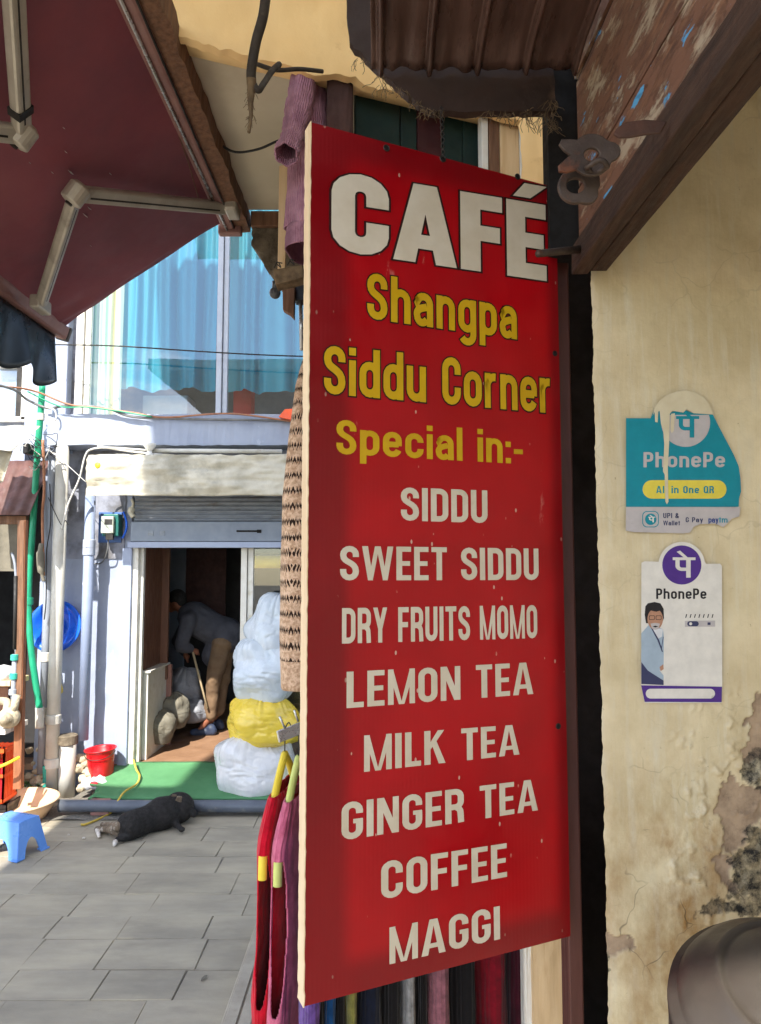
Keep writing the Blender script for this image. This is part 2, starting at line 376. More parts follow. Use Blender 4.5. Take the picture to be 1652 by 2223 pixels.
def sign_mat():
    m, n, l, b = nt('sign_red'); vec = coords(n, l)
    col = mixc(n, l, noisen(n, l, vec, 3, 3), lin((182,2,18)), lin((166,1,15)))
    sp = coords(n, l, (1,1,.5)); sv = n.new('ShaderNodeTexVoronoi'); sv.inputs['Scale'].default_value = 34; l.new(sp, sv.inputs['Vector'])
    mr = n.new('ShaderNodeMapRange'); mr.inputs[1].default_value = .085; mr.inputs[2].default_value = .065; l.new(sv.outputs['Distance'], mr.inputs[0])
    gate = noisen(n, l, vec, 9, 2, .5, .46, .5); g = n.new('ShaderNodeMath'); g.operation = 'MULTIPLY'; l.new(mr.outputs[0], g.inputs[0]); l.new(gate, g.inputs[1])
    col = mixc(n, l, g.outputs[0], col, lin((214,170,150)))
    col = mixc(n, l, noisen(n, l, coords(n, l, (1,1,.25)), 16, 8, .7, .68, .76), col, lin((206,120,110)))
    # margins painted deeper red, as the frame stops light through the sheet
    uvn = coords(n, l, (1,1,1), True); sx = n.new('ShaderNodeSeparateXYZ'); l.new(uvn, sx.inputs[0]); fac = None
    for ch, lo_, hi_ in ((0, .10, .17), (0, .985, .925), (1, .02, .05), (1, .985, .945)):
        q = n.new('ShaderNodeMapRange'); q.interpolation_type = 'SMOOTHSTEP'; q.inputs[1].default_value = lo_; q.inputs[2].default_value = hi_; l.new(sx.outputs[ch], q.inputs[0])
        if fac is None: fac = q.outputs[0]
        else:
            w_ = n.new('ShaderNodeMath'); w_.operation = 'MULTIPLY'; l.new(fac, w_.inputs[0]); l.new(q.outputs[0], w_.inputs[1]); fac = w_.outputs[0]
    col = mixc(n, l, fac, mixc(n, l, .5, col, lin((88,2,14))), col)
    l.new(col, b.inputs['Base Color'])
    rr = n.new('ShaderNodeMapRange'); rr.inputs[3].default_value = .3; rr.inputs[4].default_value = .46; l.new(noisen(n, l, vec, 7, 6), rr.inputs[0]); l.new(rr.outputs[0], b.inputs['Roughness'])
    w = n.new('ShaderNodeTexWave'); w.inputs['Scale'].default_value = 38; w.bands_direction = 'X'; l.new(vec, w.inputs['Vector'])
    bumpn(n, l, b, w.outputs['Fac'], .05, .002)
    tr = n.new('ShaderNodeBsdfTranslucent'); l.new(col, tr.inputs[0]); mm = n.new('ShaderNodeMixShader'); mm.inputs[0].default_value = .18
    l.new(b.outputs[0], mm.inputs[1]); l.new(tr.outputs[0], mm.inputs[2]); l.new(mm.outputs[0], n['Material Output'].inputs[0])
    MAT['sign_red'] = m
sign_mat()

def wall_mat():
    m, n, l, b = nt('peeling_wall'); vec = coords(n, l)
    at_ = n.new('ShaderNodeAttribute'); at_.attribute_name = 'mask'; sp = n.new('ShaderNodeSeparateColor'); l.new(at_.outputs['Color'], sp.inputs[0])
    cream = mixc(n, l, noisen(n, l, vec, 5, 6), lin((220,204,168)), lin((200,183,146)))
    cream = mixc(n, l, noisen(n, l, coords(n, l, (5,5,.5)), 9, 6, .6, .5, .8), cream, lin((214,205,180)))
    cream = mixc(n, l, noisen(n, l, vec, 60, 8, .7, .66, .74), cream, lin((120,100,78)))
    och = n.new('ShaderNodeMath'); och.operation = 'MULTIPLY'; l.new(sp.outputs[2], och.inputs[0]); l.new(noisen(n, l, coords(n, l, (1,1,.6)), 14, 7, .65, .36, .62), och.inputs[1])
    cream = mixc(n, l, och.outputs[0], cream, lin((152,114,64)))
    scr = n.new('ShaderNodeMath'); scr.operation = 'MULTIPLY'; l.new(sp.outputs[2], scr.inputs[0]); l.new(noisen(n, l, coords(n, l, (.35,1,5)), 22, 6, .7, .66, .7), scr.inputs[1])
    cream = mixc(n, l, scr.outputs[0], cream, lin((66,56,46)))
    vw = n.new('ShaderNodeTexNoise'); vw.inputs['Scale'].default_value = 14; l.new(vec, vw.inputs['Vector']); va = n.new('ShaderNodeVectorMath'); va.operation = 'MULTIPLY_ADD'; va.inputs[1].default_value = (.09,.09,.09); l.new(vw.outputs['Color'], va.inputs[0]); l.new(vec, va.inputs[2])
    vc = n.new('ShaderNodeTexVoronoi'); vc.feature = 'DISTANCE_TO_EDGE'; vc.inputs['Scale'].default_value = 8; l.new(va.outputs[0], vc.inputs['Vector'])
    vm = n.new('ShaderNodeMapRange'); vm.inputs[1].default_value = .014; vm.inputs[2].default_value = .004; l.new(vc.outputs['Distance'], vm.inputs[0])
    ck = n.new('ShaderNodeMath'); ck.operation = 'MULTIPLY'; l.new(vm.outputs[0], ck.inputs[0]); cg = n.new('ShaderNodeMath'); cg.operation = 'MULTIPLY'; l.new(noisen(n, l, vec, 6, 3, .5, .5, .62), cg.inputs[0]); l.new(sp.outputs[2], cg.inputs[1]); l.new(cg.outputs[0], ck.inputs[1])
    cream = mixc(n, l, ck.outputs[0], cream, lin((70,58,46)))
    plast = mixc(n, l, noisen(n, l, vec, 26, 6), lin((172,148,122)), lin((146,124,102)))
    col = mixc(n, l, sp.outputs[0], cream, plast)
    gr = n.new('ShaderNodeMath'); gr.operation = 'MULTIPLY_ADD'; gr.use_clamp = True; l.new(sp.outputs[1], gr.inputs[0]); gr.inputs[1].default_value = 2.2
    gq = n.new('ShaderNodeMath'); gq.operation = 'SUBTRACT'; l.new(noisen(n, l, vec, 42, 8, .75, .3, .7), gq.inputs[0]); gq.inputs[1].default_value = 1.15
    l.new(gq.outputs[0], gr.inputs[2])
    col = mixc(n, l, gr.outputs[0], col, lin((38,36,34)))
    l.new(col, b.inputs['Base Color']); b.inputs['Specular IOR Level'].default_value = .35
    rr = n.new('ShaderNodeMapRange'); rr.inputs[3].default_value = .45; rr.inputs[4].default_value = .95; rq = n.new('ShaderNodeMath'); rq.operation = 'MAXIMUM'; l.new(sp.outputs[0], rq.inputs[0]); l.new(gr.outputs[0], rq.inputs[1]); l.new(rq.outputs[0], rr.inputs[0]); l.new(rr.outputs[0], b.inputs['Roughness'])
    ad = n.new('ShaderNodeMath'); ad.operation = 'ADD'; l.new(noisen(n, l, vec, 130, 6, .6, 0, 1), ad.inputs[0]); l.new(noisen(n, l, coords(n, l, (5,5,.5)), 30, 5, .6, 0, 1), ad.inputs[1])
    bumpn(n, l, b, ad.outputs[0], .25, .003); MAT['peeling_wall'] = m
wall_mat()

def plank_mat():
    m, n, l, b = nt('flaking_plank'); vec = coords(n, l, (6, .8, 6)); v2 = coords(n, l, (2.2, .7, 2.2)); 
    wood = mixc(n, l, noisen(n, l, vec, 12, 8), lin((132,92,66)), lin((92,62,46)))
    grey = mixc(n, l, noisen(n, l, v2, 7, 7, .65, .5, .58), wood, lin((168,150,126)))
    brown = mixc(n, l, noisen(n, l, v2, 10, 8, .7, .47, .52), grey, lin((116,80,60)))
    blue = mixc(n, l, noisen(n, l, v2, 11, 7, .6, .615, .635), brown, lin((86,160,206)))
    l.new(blue, b.inputs['Base Color']); b.inputs['Roughness'].default_value = .75
    ad = n.new('ShaderNodeMath'); ad.operation = 'ADD'; l.new(noisen(n, l, vec, 20, 8, .65, 0, 1), ad.inputs[0]); l.new(noisen(n, l, v2, 10, 8, .7, .47, .52), ad.inputs[1])
    bumpn(n, l, b, ad.outputs[0], .7, .004); MAT['flaking_plank'] = m
plank_mat()

def curtain_mat(name, stops, rough=.6, trans=.4):
    # woven stripes across the width: colour belongs to the cloth
    m, n, l, b = nt(name); u = coords(n, l, (1,1,1), True); sx = n.new('ShaderNodeSeparateXYZ'); l.new(u, sx.inputs[0])
    r = n.new('ShaderNodeValToRGB'); cr_ = r.color_ramp; cr_.interpolation = 'LINEAR'
    while len(cr_.elements) < len(stops): cr_.elements.new(.5)
    for e, (p, c) in zip(cr_.elements, stops): e.position = p; e.color = (*lin(c), 1)
    l.new(sx.outputs[0], r.inputs[0]); l.new(r.outputs[0], b.inputs['Base Color']); b.inputs['Roughness'].default_value = rough
    tr = n.new('ShaderNodeBsdfTranslucent'); l.new(r.outputs[0], tr.inputs[0]); mm = n.new('ShaderNodeMixShader'); mm.inputs[0].default_value = trans
    l.new(b.outputs[0], mm.inputs[1]); l.new(tr.outputs[0], mm.inputs[2]); l.new(mm.outputs[0], n['Material Output'].inputs[0]); MAT[name] = m
curtain_mat('green_curtain', [(0,(110,196,120)),(.2,(120,204,130)),(.24,(226,240,222)),(.48,(232,244,230)),(.52,(140,214,150)),(.62,(224,240,222)),(.72,(230,214,120)),(.8,(232,240,222)),(1,(226,240,220))])
curtain_mat('blue_curtain', [(0,(88,184,202)),(.25,(52,158,186)),(.45,(72,174,198)),(.7,(48,150,182)),(1,(60,160,188))])

# ---------------------------------------------------------------- lettering (drawn stroke by stroke)
def arc(cx, cy, rx, ry, a0, a1, n=8):
    return [(cx + rx*math.cos(R(a0 + (a1-a0)*i/n)), cy + ry*math.sin(R(a0 + (a1-a0)*i/n))) for i in range(n + 1)]
def bez(p0, p1, p2, p3, n=8):
    out = []
    for i in range(n + 1):
        t = i/n; s = 1-t
        out.append(tuple(s**3*p0[k] + 3*s*s*t*p1[k] + 3*s*t*t*p2[k] + t**3*p3[k] for k in (0, 1)))
    return out
W_ = .165; H_ = W_/2; X_ = .74; LW = .5; RA = LW/2 - H_
def rect(x0, y0, x1, y1): return ('p', [(x0,y0),(x1,y0),(x1,y1),(x0,y1)])
def rib(pts, closed=False): return ('r', pts, closed)
def oo(h, x=0): return rib(arc(x+.25, h-H_-RA, RA, RA, 0, 180) + arc(x+.25, H_+RA, RA, RA, 180, 360), True)
def arch(x, h, base=0): return rib([(x+H_, h-H_-RA-.05)] + arc(x+.25, h-H_-RA, RA, RA, 180, 0) + [(x+LW-H_, base)])
def glyph(ch):
    w = LW; g = []
    if ch == ' ': return .26, []
    if ch == 'I': return W_, [rect(0,0,W_,1)]
    if ch == 'l': return W_, [rect(0,0,W_,1)]
    if ch == 'i': return W_, [rect(0,0,W_,X_), rect(0,.84,W_,1)]
    if ch == ':': return W_, [rect(0,0,W_,W_), rect(0,.5,W_,.5+W_)]
    if ch == '-': return .3, [rect(0,.3,.28,.45)]
    if ch == 'O': g = [oo(1)]
    elif ch == 'Q': g = [oo(1), ('p', [(.28,.28),(.36,.33),(.56,.02),(.46,-.05)])]
    elif ch == 'C': g = [rib([(LW-H_,.64)] + arc(.25, 1-H_-RA, RA, RA, 0, 180) + arc(.25, H_+RA, RA, RA, 180, 360) + [(LW-H_,.37)])]
    elif ch == 'G': g = [rib([(LW-H_,.67)] + arc(.25, 1-H_-RA, RA, RA, 0, 180) + arc(.25, H_+RA, RA, RA, 180, 360) + [(LW-H_,.52)]), rect(.27,.41,LW-.01,.53)]
    elif ch == 'S': g = [rib([(LW-H_,.68)] + arc(.25, 1-H_-RA, RA, RA, 0, 180) + bez((H_,.72),(H_,.5),(LW-H_,.55),(LW-H_,.27)) + arc(.25, H_+RA, RA, RA, 0, -180) + [(H_,.33)])]
    elif ch == 'U': g = [rib([(H_,1)] + arc(.25, H_+RA, RA, RA, 180, 360) + [(LW-H_,1)])]
    elif ch == 'D': g = [rect(0,0,W_,1), rib([(W_-.02,1-H_)] + arc(.25, 1-H_-RA, RA, RA, 90, 0) + arc(.25, H_+RA, RA, RA, 0, -90) + [(W_-.02,H_)])]
    elif ch in 'RP':
        lo = .47 if ch == 'R' else .44
        g = [rect(0,0,W_,1), rib([(W_-.02,1-H_)] + arc(.26, 1-H_-.155, .155, .155, 90, 0) + arc(.26, lo+.155, .155, .155, 0, -90) + [(W_-.02,lo)])]
        if ch == 'R': g.append(rib([(.3,.45),(.36,.42),(.4,.34),(.41,.2),(.42,0)]))
    elif ch == 'E': w = .42; g = [rect(0,0,W_,1), rect(W_-.01,0,.42,.15), rect(W_-.01,.85,.42,1), rect(W_-.01,.43,.39,.57)]
    elif ch == 'F': w = .42; g = [rect(0,0,W_,1), rect(W_-.01,.85,.42,1), rect(W_-.01,.42,.39,.57)]
    elif ch == 'L': w = .41; g = [rect(0,0,W_,1), rect(W_-.01,0,.41,.15)]
    elif ch == 'T': w = .46; g = [rect(0,.85,.46,1), rect(.15,0,.15+W_,.86)]
    elif ch == 'A': w = .6; g = [('p',[(0,0),(.165,0),(.33,1),(.2,1)]), ('p',[(.6,0),(.435,0),(.27,1),(.4,1)]), rect(.13,.19,.47,.32)]
    elif ch == 'M': w = .68; g = [rect(0,0,.14,1), rect(.54,0,.68,1), ('p',[(.13,1),(.0,1),(.27,0),(.36,0)]), ('p',[(.55,1),(.68,1),(.41,0),(.32,0)])]
    elif ch == 'N': w = .53; g = [rect(0,0,.15,1), rect(.38,0,.53,1), ('p',[(.0,1),(.17,1),(.53,0),(.36,0)])]
    elif ch == 'K': w = .56; g = [rect(0,0,W_,1), ('p',[(.14,.4),(.14,.62),(.36,1),(.53,1)]), ('p',[(.2,.58),(.32,.68),(.56,0),(.38,0)])]
    elif ch == 'W': w = .86; g = [('p',[(0,1),(.16,1),(.3,0),(.16,0)]), ('p',[(.35,1),(.47,1),(.29,0),(.17,0)]), ('p',[(.39,1),(.51,1),(.69,0),(.57,0)]), ('p',[(.86,1),(.7,1),(.56,0),(.7,0)])]
    elif ch == 'Y': w = .54; g = [('p',[(0,1),(.17,1),(.35,.38),(.19,.38)]), ('p',[(.54,1),(.37,1),(.19,.38),(.35,.38)]), rect(.19,0,.35,.4)]
    elif ch == 'a': g = [rib([(H_,.53)] + arc(.25, X_-H_-RA, RA, RA, 170, 0) + [(LW-H_,0)]), rib([(LW-W_,.43),(.25,.41)] + bez((.22,.4),(.06,.36),(.06,.26),(.085,.2)) + bez((.09,.16),(.14,.05),(.26,.05),(LW-W_,.15)))]
    elif ch == 'c': g = [rib([(LW-H_,.47)] + arc(.25, X_-H_-RA, RA, RA, 0, 180) + arc(.25, H_+RA, RA, RA, 180, 360) + [(LW-H_,.28)])]
    elif ch == 'd': g = [oo(X_), rect(LW-W_,0,LW,1)]
    elif ch == 'e': g = [rib([(W_-.02,.37),(LW-H_,.37)]), rib([(LW-H_,.33)] + arc(.25, X_-H_-RA, RA, RA, 0, 180) + arc(.25, H_+RA, RA, RA, 180, 345))]
    elif ch == 'g': g = [oo(X_), rib([(LW-H_,X_),(LW-H_,-.03)] + arc(.25, -.04, RA, RA, 0, -150))]
    elif ch == 'h': g = [rect(0,0,W_,1), arch(0, X_)]
    elif ch == 'n': g = [rect(0,0,W_,X_), arch(0, X_)]
    elif ch == 'm': w = .83; g = [rect(0,0,W_,X_), arch(0, X_), arch(.335, X_)]
    elif ch == 'o': g = [oo(X_)]
    elif ch == 'p': g = [oo(X_), rect(0,-.24,W_,X_)]
    elif ch == 'r': w = .36; g = [rect(0,0,W_,X_), rib([(H_,.5)] + arc(.28, .46, .2, .2, 180, 80))]
    elif ch == 't': w = .34; g = [rect(.08,0,.08+W_,.92), rect(0,X_-.13,.34,X_)]
    elif ch == 'u': g = [rib([(H_,X_)] + arc(.25, H_+RA, RA, RA, 180, 360) + [(LW-H_,X_)]), rect(LW-W_,0,LW,X_)]
    elif ch == 'y': g = [('p',[(0,X_),(.17,X_),(.34,.02),(.18,.02)]), ('p',[(.5,X_),(.34,X_),(.1,-.24),(.26,-.24)])]
    elif ch == '&': w = .56; g = [rib([(.5,0),(.13,.62)] + arc(.25, .78, .13, .13, 200, -20) + [(.13,.42)] + arc(.22, .24, .16, .17, 150, 330) + [(.5,.42)])]
    elif ch == '\u00c9': w, g = glyph('E'); g = g + [('p',[(.11,1.12),(.25,1.12),(.4,1.26),(.21,1.26)])]
    elif ch == '\u092a':       # the sign of the payment logo, with its slanting stroke above
        w = .8; g = [rect(.05,.88,.95,1.02), rect(.58,0,.76,.9), rib([(.24,.9),(.24,.62)] + arc(.42,.6,.18,.18,180,280) + [(.62,.42)]), ('p',[(.5,1.0),(.66,1.0),(.34,1.36),(.2,1.3)])]
    else: g = [rect(0,0,LW,1)]
    return w, g
def ribbon(pts, w, closed, ext):
    pts = [V((p[0], p[1], 0)) for p in pts]; q = []
    for p in pts:
        if not q or (p - q[-1]).length > 1e-4: q.append(p)
    pts = q; n = len(pts)
    if closed and (pts[0] - pts[-1]).length < 1e-4: pts.pop(); n -= 1
    if ext and not closed:
        pts[0] = pts[0] + (pts[0]-pts[1]).normalized()*ext; pts[-1] = pts[-1] + (pts[-1]-pts[-2]).normalized()*ext
    L = []; Rr = []
    for i in range(n):
        a = (pts[i] - pts[i-1]) if (i > 0 or closed) else None; b = (pts[(i+1) % n] - pts[i]) if (i < n-1 or closed) else None
        a = a.normalized() if a is not None else b.normalized(); b = b.normalized() if b is not None else a
        t = (a + b).normalized(); nrm = V((-t.y, t.x, 0)); k = 1/max(.5, nrm.dot(V((-a.y, a.x, 0))))
        L.append(pts[i] + nrm*w/2*k); Rr.append(pts[i] - nrm*w/2*k)
    return [[L[i], Rr[i], Rr[(i+1) % n], L[(i+1) % n]] for i in range(n if closed else n-1)]
def text_width(txt, gap): return sum(glyph(c)[0] + gap for c in txt) - gap
def lettering(mb, txt, pos, gap=.075, grow=0, only=None):
    # pos(u, v, depth) puts a point of the line (u 0..1 along it, v in cap heights) in space
    tot = text_width(txt, gap); x = 0; dep = 0
    for ci, c in enumerate(txt):
        w, g = glyph(c)
        for piece in (g if only is None or only[0] <= ci < only[1] else ()):
            dep += 1; dz = dep * 1.2e-5
            if piece[0] == 'r':
                qs = ribbon(piece[1], W_ + 2*grow, piece[2], grow)
            else:
                P = [V((a, b, 0)) for a, b in piece[1]]
                if grow:
                    ar = sum(P[i].x*P[(i+1) % len(P)].y - P[(i+1) % len(P)].x*P[i].y for i in range(len(P))); sg = 1 if ar > 0 else -1
                    o = []
                    for i in range(len(P)):
                        a = (P[i]-P[i-1]).normalized(); b = (P[(i+1) % len(P)]-P[i]).normalized()
                        na = V((a.y, -a.x, 0))*sg; nb = V((b.y, -b.x, 0))*sg; t = (na+nb).normalized()
                        o.append(P[i] + t*grow/max(.4, t.dot(na)))
                    P = o
                qs = [P]
            for q in qs:
                ps = [pos((x + p.x)/tot, p.y, dz) for p in q]
                o = len(mb.v); mb.v += ps; mb.f.append(tuple(range(o, o + len(ps))))
        x += w + gap
    return mb

# ================================================================ SETTING
g = MB(); g.add([(-60,-60,-.007),(60,-60,-.007),(60,60,-.007),(-60,60,-.007)], [(0,1,2,3)])
street = build(g, 'street', 'grout', kind='structure')
street['label'] = 'dark stone paved lane in front of the shops'
rows = [2.2, 2.46, 2.74, 3.0, 3.28, 3.52, 3.8, 4.04, 4.3, 4.58, 4.84, 5.1, 5.36, 5.62]
for i in range(len(rows) - 1):
    y0, y1 = rows[i], rows[i+1]; x = -3.0 + random.uniform(-.3, .1)
    while x < -.2:
        w = random.uniform(.34, .62); x1 = min(x + w, -.1); gp = random.choice([.0005, .001, .0015, .0028]); h = random.uniform(-.002, .002); c = .003
        if x1 < -2.62: x = x1; continue
        j = [V((random.uniform(-.004,.004), random.uniform(-.004,.004), 0)) for _ in range(4)]
        P = [V((x+gp,y0+gp,0))+j[0], V((x1-gp,y0+gp,0))+j[1], V((x1-gp,y1-gp,0))+j[2], V((x+gp,y1-gp,0))+j[3]]
        cen = sum(P, V((0,0,0)))/4; tz = [h + random.uniform(-.003,.003) for _ in range(4)]
        vs = [p + V((0,0,-.03)) for p in P] + [p + V((0,0,tz[k]-.004)) for k, p in enumerate(P)] + [p + (cen-p).normalized()*c + V((0,0,tz[k])) for k, p in enumerate(P)]
        fs = [(0,1,5,4),(1,2,6,5),(2,3,7,6),(3,0,4,7),(4,5,9,8),(5,6,10,9),(6,7,11,10),(7,4,8,11),(8,9,10,11)]
        s = MB(); s.add(vs, fs); build(s, 'paving_slab', 'paving', street); x = x1
g = MB()
def strip(u, v):
    x = -7 + u*(4.42) ; y = -2 + v*8.4
    e = .04*nz(y*2.2, 3) if u > .99 else 0
    return (x + e, y, .006 + .012*fbm(x*2, y*2, 0))
g.grid(strip, 40, 70)
build(g, 'pavement', 'concrete', kind='structure', smooth=True)
g = MB()
def strip2(u, v):
    x = -2.62 + u*.75; y = 5.5 + v*.9
    return (x, y, .004 + .02*max(0, v-.2) + .012*fbm(x*5, y*5, 1))
g.grid(strip2, 30, 30)
build(g, 'rubble_ground', 'gravel', kind='structure', smooth=True)
g = MB(); g.box((-.65,1.0,-.02),(3,3.95,.05)); pl = build(g, 'plinth', 'concrete', kind='structure', bevel=.006)
for k in range(5):
    g = MB(); g.box((-.635 + k*.06,1.0,.052),(-.585 + k*.06,3.93,.062)); build(g, 'plank', 'concrete', pl, bevel=.002)

# ================================================================ NEAR BUILDING (sign side)
SO = V((-.14, 1.37, 0)); SU = V((.912, .4095, 0)).normalized(); SN = V((SU.y, -SU.x, 0))     # the sign's left edge, its run, its face
ZT, ZB = 1.9 + .893, 1.9 - .803; SW = .607
SLZ = 3.4
def X0(px, Y): return at(px, 1230, Y).x
nb = thing('stall_building', (.6, 2.4, 0), 'building over the sign with cream soffit and orange plaster fascia', 'building')
# soffit slab with a chewed edge
g = MB()
def sof(u, v): 
    x = -.59 + u*2.63; yf = 1.93 + (x+.6)*.364; y = yf + v*(2.97-yf)
    return (x + (.012*nz(y*6, 1) if u < .01 else 0), y, SLZ + .04 + .004*nz(x*5, y*5))
g.grid(sof, 26, 60); g.box((-.52,2.3,SLZ+.06),(2.04,2.96,SLZ+.16)); build(g, 'soffit', 'soffit', nb, smooth=True)
# end beam, rough below
g = MB()
def ebeam(u, v):
    z = 3.12 + v*.3; a = u*2
    x = -.565 + max(0, .16 - (z-3.12)*.9)*.75 + .016*fbm(z*14, 2, u*3)
    if a <= 1: return (x + .55*a, 2.99 + .014*fbm(a*9, z*9, 4), z + (.02*fbm(a*6, 1, 7) if v < .02 else 0))
    return (x + .55*(2-a), 3.2, z)
g.grid(ebeam, 40, 16, cu=True); build(g, 'end_beam', 'rough_concrete', nb, smooth=True)
g = MB(); g.box((-.56,2.96,3.365),(-.02,2.985,3.432)); build(g, 'brown_strip', 'brown_wood', nb, bevel=.004)  # brown wooden strip between soffit and end beam
# wall plate along the awning
g = MB()
def wplate(u, v):
    y = -.6 + u*3.62; a = v*4; e = .012*fbm(y*9, 3, 0)
    c = [(-.625,3.36),(-.572+e,3.365+e*.5),(-.568+e,3.43),(-.625,3.43)][int(a) % 4]
    return (c[0], y, c[1])
g.grid(wplate, 90, 4, cv=True); build(g, 'wall_plate', 'brown_wood', nb)
# orange plaster fascia in line with the sign
FA = V((-.60, 1.905, 0)); FD = V((.94, .342, 0)).normalized(); FN = V((FD.y, -FD.x, 0))
g = MB()
def fas(u, v):
    p = FA + FD*(u*1.9); zb = SLZ + .012*fbm(u*16, 1, 2) + .006*fbm(u*70, 5, 2)
    dz = v*.75
    return p + V((0,0,zb + dz)) + FN*(.004*fbm(u*9, v*5, 0)*3)
g.grid(fas, 120, 24); g.grid(lambda u, v: fas(u, 0) - FN*(.03*v), 120, 1)
g.prism([FA - FN*.03 + V((0,0,SLZ+.02)), FA + FD*1.9 - FN*.03 + V((0,0,SLZ+.02)), FA + FD*1.9 - FN*.03 + V((0,0,SLZ+.75)), FA - FN*.03 + V((0,0,SLZ+.75))], -FN*.06)
build(g, 'fascia', 'ochre_plaster', nb, smooth=True)
# dark shop room behind the hanging clothes
g = MB()
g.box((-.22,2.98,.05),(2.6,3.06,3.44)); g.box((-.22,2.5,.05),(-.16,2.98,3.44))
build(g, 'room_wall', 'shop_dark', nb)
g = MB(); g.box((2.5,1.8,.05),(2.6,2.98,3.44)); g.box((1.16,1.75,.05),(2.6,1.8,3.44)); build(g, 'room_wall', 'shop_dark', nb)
# unseen slabs and walls, added and shaped to shade lane and facade
bl = thing('shade_blocker', (0, 0, 5), 'unseen slabs and walls added to shade the lane', 'shade_blocker', kind='structure')
g = MB(); g.prism([(-3.63,-2.2,5.0),(.7,-2.2,5.0),(.7,1.35,5.0),(-3.63,1.35,5.0)], (0,0,.16)); build(g, 'blocker_slab', 'soffit', bl)
g = MB(); g.prism([(-3.6,-1.4,8.0),(1,-1.4,8.0),(1,3.2,8.0),(-2.92,3.2,8.0)], (0,0,.14)); build(g, 'roof', 'soffit', bl)  # upper added slab, out of view, keeps sun off the facade
g = MB(); g.box((.35,-2.2,0),(3,-2.0,8)); g.box((2.6,-2.0,0),(3,3.2,8)); build(g, 'wall', 'soffit', bl)  # unseen walls, the rear one widened to dim the cream wall
g = MB(); g.box((1.12,-2.0,0),(1.2,1.54,3.11)); g.box((.5,-2.0,3.12),(1.3,1.54,3.17)); build(g, 'corner_blocker', 'soffit', nb)  # unseen wall and low roof added to darken the cream wall's top
g = MB(); g.box((X0(1204,1.6),1.585,2.62),(X0(1278,1.6),1.64,3.9)); build(g, 'door_jamb', 'hole', nb)  # black upright added to stand for the dark gap beside the leaf

# ================================================================ CREAM WALL
WY = 1.55
def D2w(zx, zy): return (1194 + zx*.31633, 1519.6 + zy*.31633)
peel = [[(1235,490),(1165,640),(1145,760),(1200,900),(1185,1000),(1245,1070),(1330,1000),(1345,930),(1440,830),(1500,760),(1500,600),(1330,590),(1290,560)],
        [(1315,430),(1305,385),(1350,270),(1390,180),(1330,200),(1350,130),(1400,110),(1385,20),(1400,-40),(1520,-60),(1520,420)],
        [(1110,1080),(1180,1050),(1230,1080),(1260,1130),(1240,1180),(1300,1290),(1220,1330),(1200,1250),(1160,1190)],
        [(375,1440),(372,1500),(395,1600),(560,1640),(600,1700),(420,1760),(330,1750),(300,1440)]]
peel = [[D2w(*p) for p in q] for q in peel]
grime = [[(1370,330),(1300,480),(1400,600),(1520,700),(1520,300)], [(1340,880),(1350,1000),(1235,1060),(1250,1180),(1220,1330),(1520,1380),(1520,850)],
         [(1060,1370),(1180,1350),(1520,1360),(1520,1480),(1060,1480),(960,1500)], [(1270,480),(1310,560),(1400,600),(1520,620),(1520,480)], [(360,1760),(420,1770),(400,2000),(380,2300),(300,2300),(300,1760)]]
grime = [[D2w(*p) for p in q] for q in grime]
def inside(x, y, P):
    c = False
    for i in range(len(P)):
        x0, y0 = P[i]; x1, y1 = P[i-1]
        if (y0 > y) != (y1 > y) and x < (x1-x0)*(y-y0)/(y1-y0) + x0: c = not c
    return c
def proj(p):                              # where a wall point stands on the 1652 px drawing of the wall
    d = p - EYE; f = d.y*math.cos(PITCH) + d.z*math.sin(PITCH); u = -d.y*math.sin(PITCH) + d.z*math.cos(PITCH)
    return CX + F*d.x/f, CY - F*u/f
wx0, wx1, wz0, wz1 = .474, 1.02, .35, 3.3
NU, NV = 150, 760
g = MB(); masks = []
for j in range(NV + 1):
    for i in range(NU + 1):
        x = wx0 + (wx1-wx0)*i/NU; z = wz0 + (wz1-wz0)*j/NV
        px, py = proj(V((x, WY, z)))
        qx = px + 9*fbm(x*30, z*30, 3) + 3*nz(x*160, z*160, 1); qy = py + 9*fbm(x*30, z*30, 9) + 3*nz(x*160, z*160, 5)
        pe = 1.0 if any(inside(qx, qy, q) for q in peel) else 0.0
        gx = px + 16*fbm(x*26, z*26, 13); gy = py + 16*fbm(x*26, z*26, 19)
        gr = sum(.155 for k in range(4) if any(inside(gx + 14*nz(x*90, z*90, 40+k*7), gy + 14*nz(x*90, z*90, 50+k*7), q) for q in grime)) if px > 1440 or px < 1345 else 0.0
        if py > 1690 and px > 1500: gr = max(gr, .22)
        oc = max(0, min(1, (py - 1560)/260)) * (.55 + .45*math.exp(-((px-1490)/70)**2)); oc = max(oc, .13)
        # paint skin: blisters and brush relief proud of the plaster
        bl_ = max(0, fbm(x*22, z*22, 31) - .25) * .016 * max(0, min(1, (py-1440)/160)) * max(0, min(1, (px-1420)/90))
        edge = max(0, 1 - abs(i)/6.0)
        y = WY + (.005 if pe else 0) - bl_ - .0012*fbm(x*9, z*9, 2) + edge*edge*.004*(1 + fbm(z*9, 1, 1)) + (.004*max(0, fbm(x*40, z*40, 4)) if gr > .5 else 0)
        g.v.append(V((x + edge*.004*fbm(z*14, 2, 0), y, z))); masks.append((pe, gr, oc, 1))
for j in range(NV):
    for i in range(NU):
        a = j*(NU+1) + i; g.f.append((a, a+1, a+NU+2, a+NU+1))
nv0 = len(g.v); g.box((.482,WY+.011,.35),(1.02,WY+.022,3.3)); g.box((1.02,WY,.05),(1.6,WY+.2,3.44)); g.box((.482,WY+.0,.05),(1.02,WY+.02,.349)); g.box((.7,WY+.022,.05),(1.02,WY+.2,3.3))
masks += [(0,0,.3,1)]*(len(g.v) - nv0)
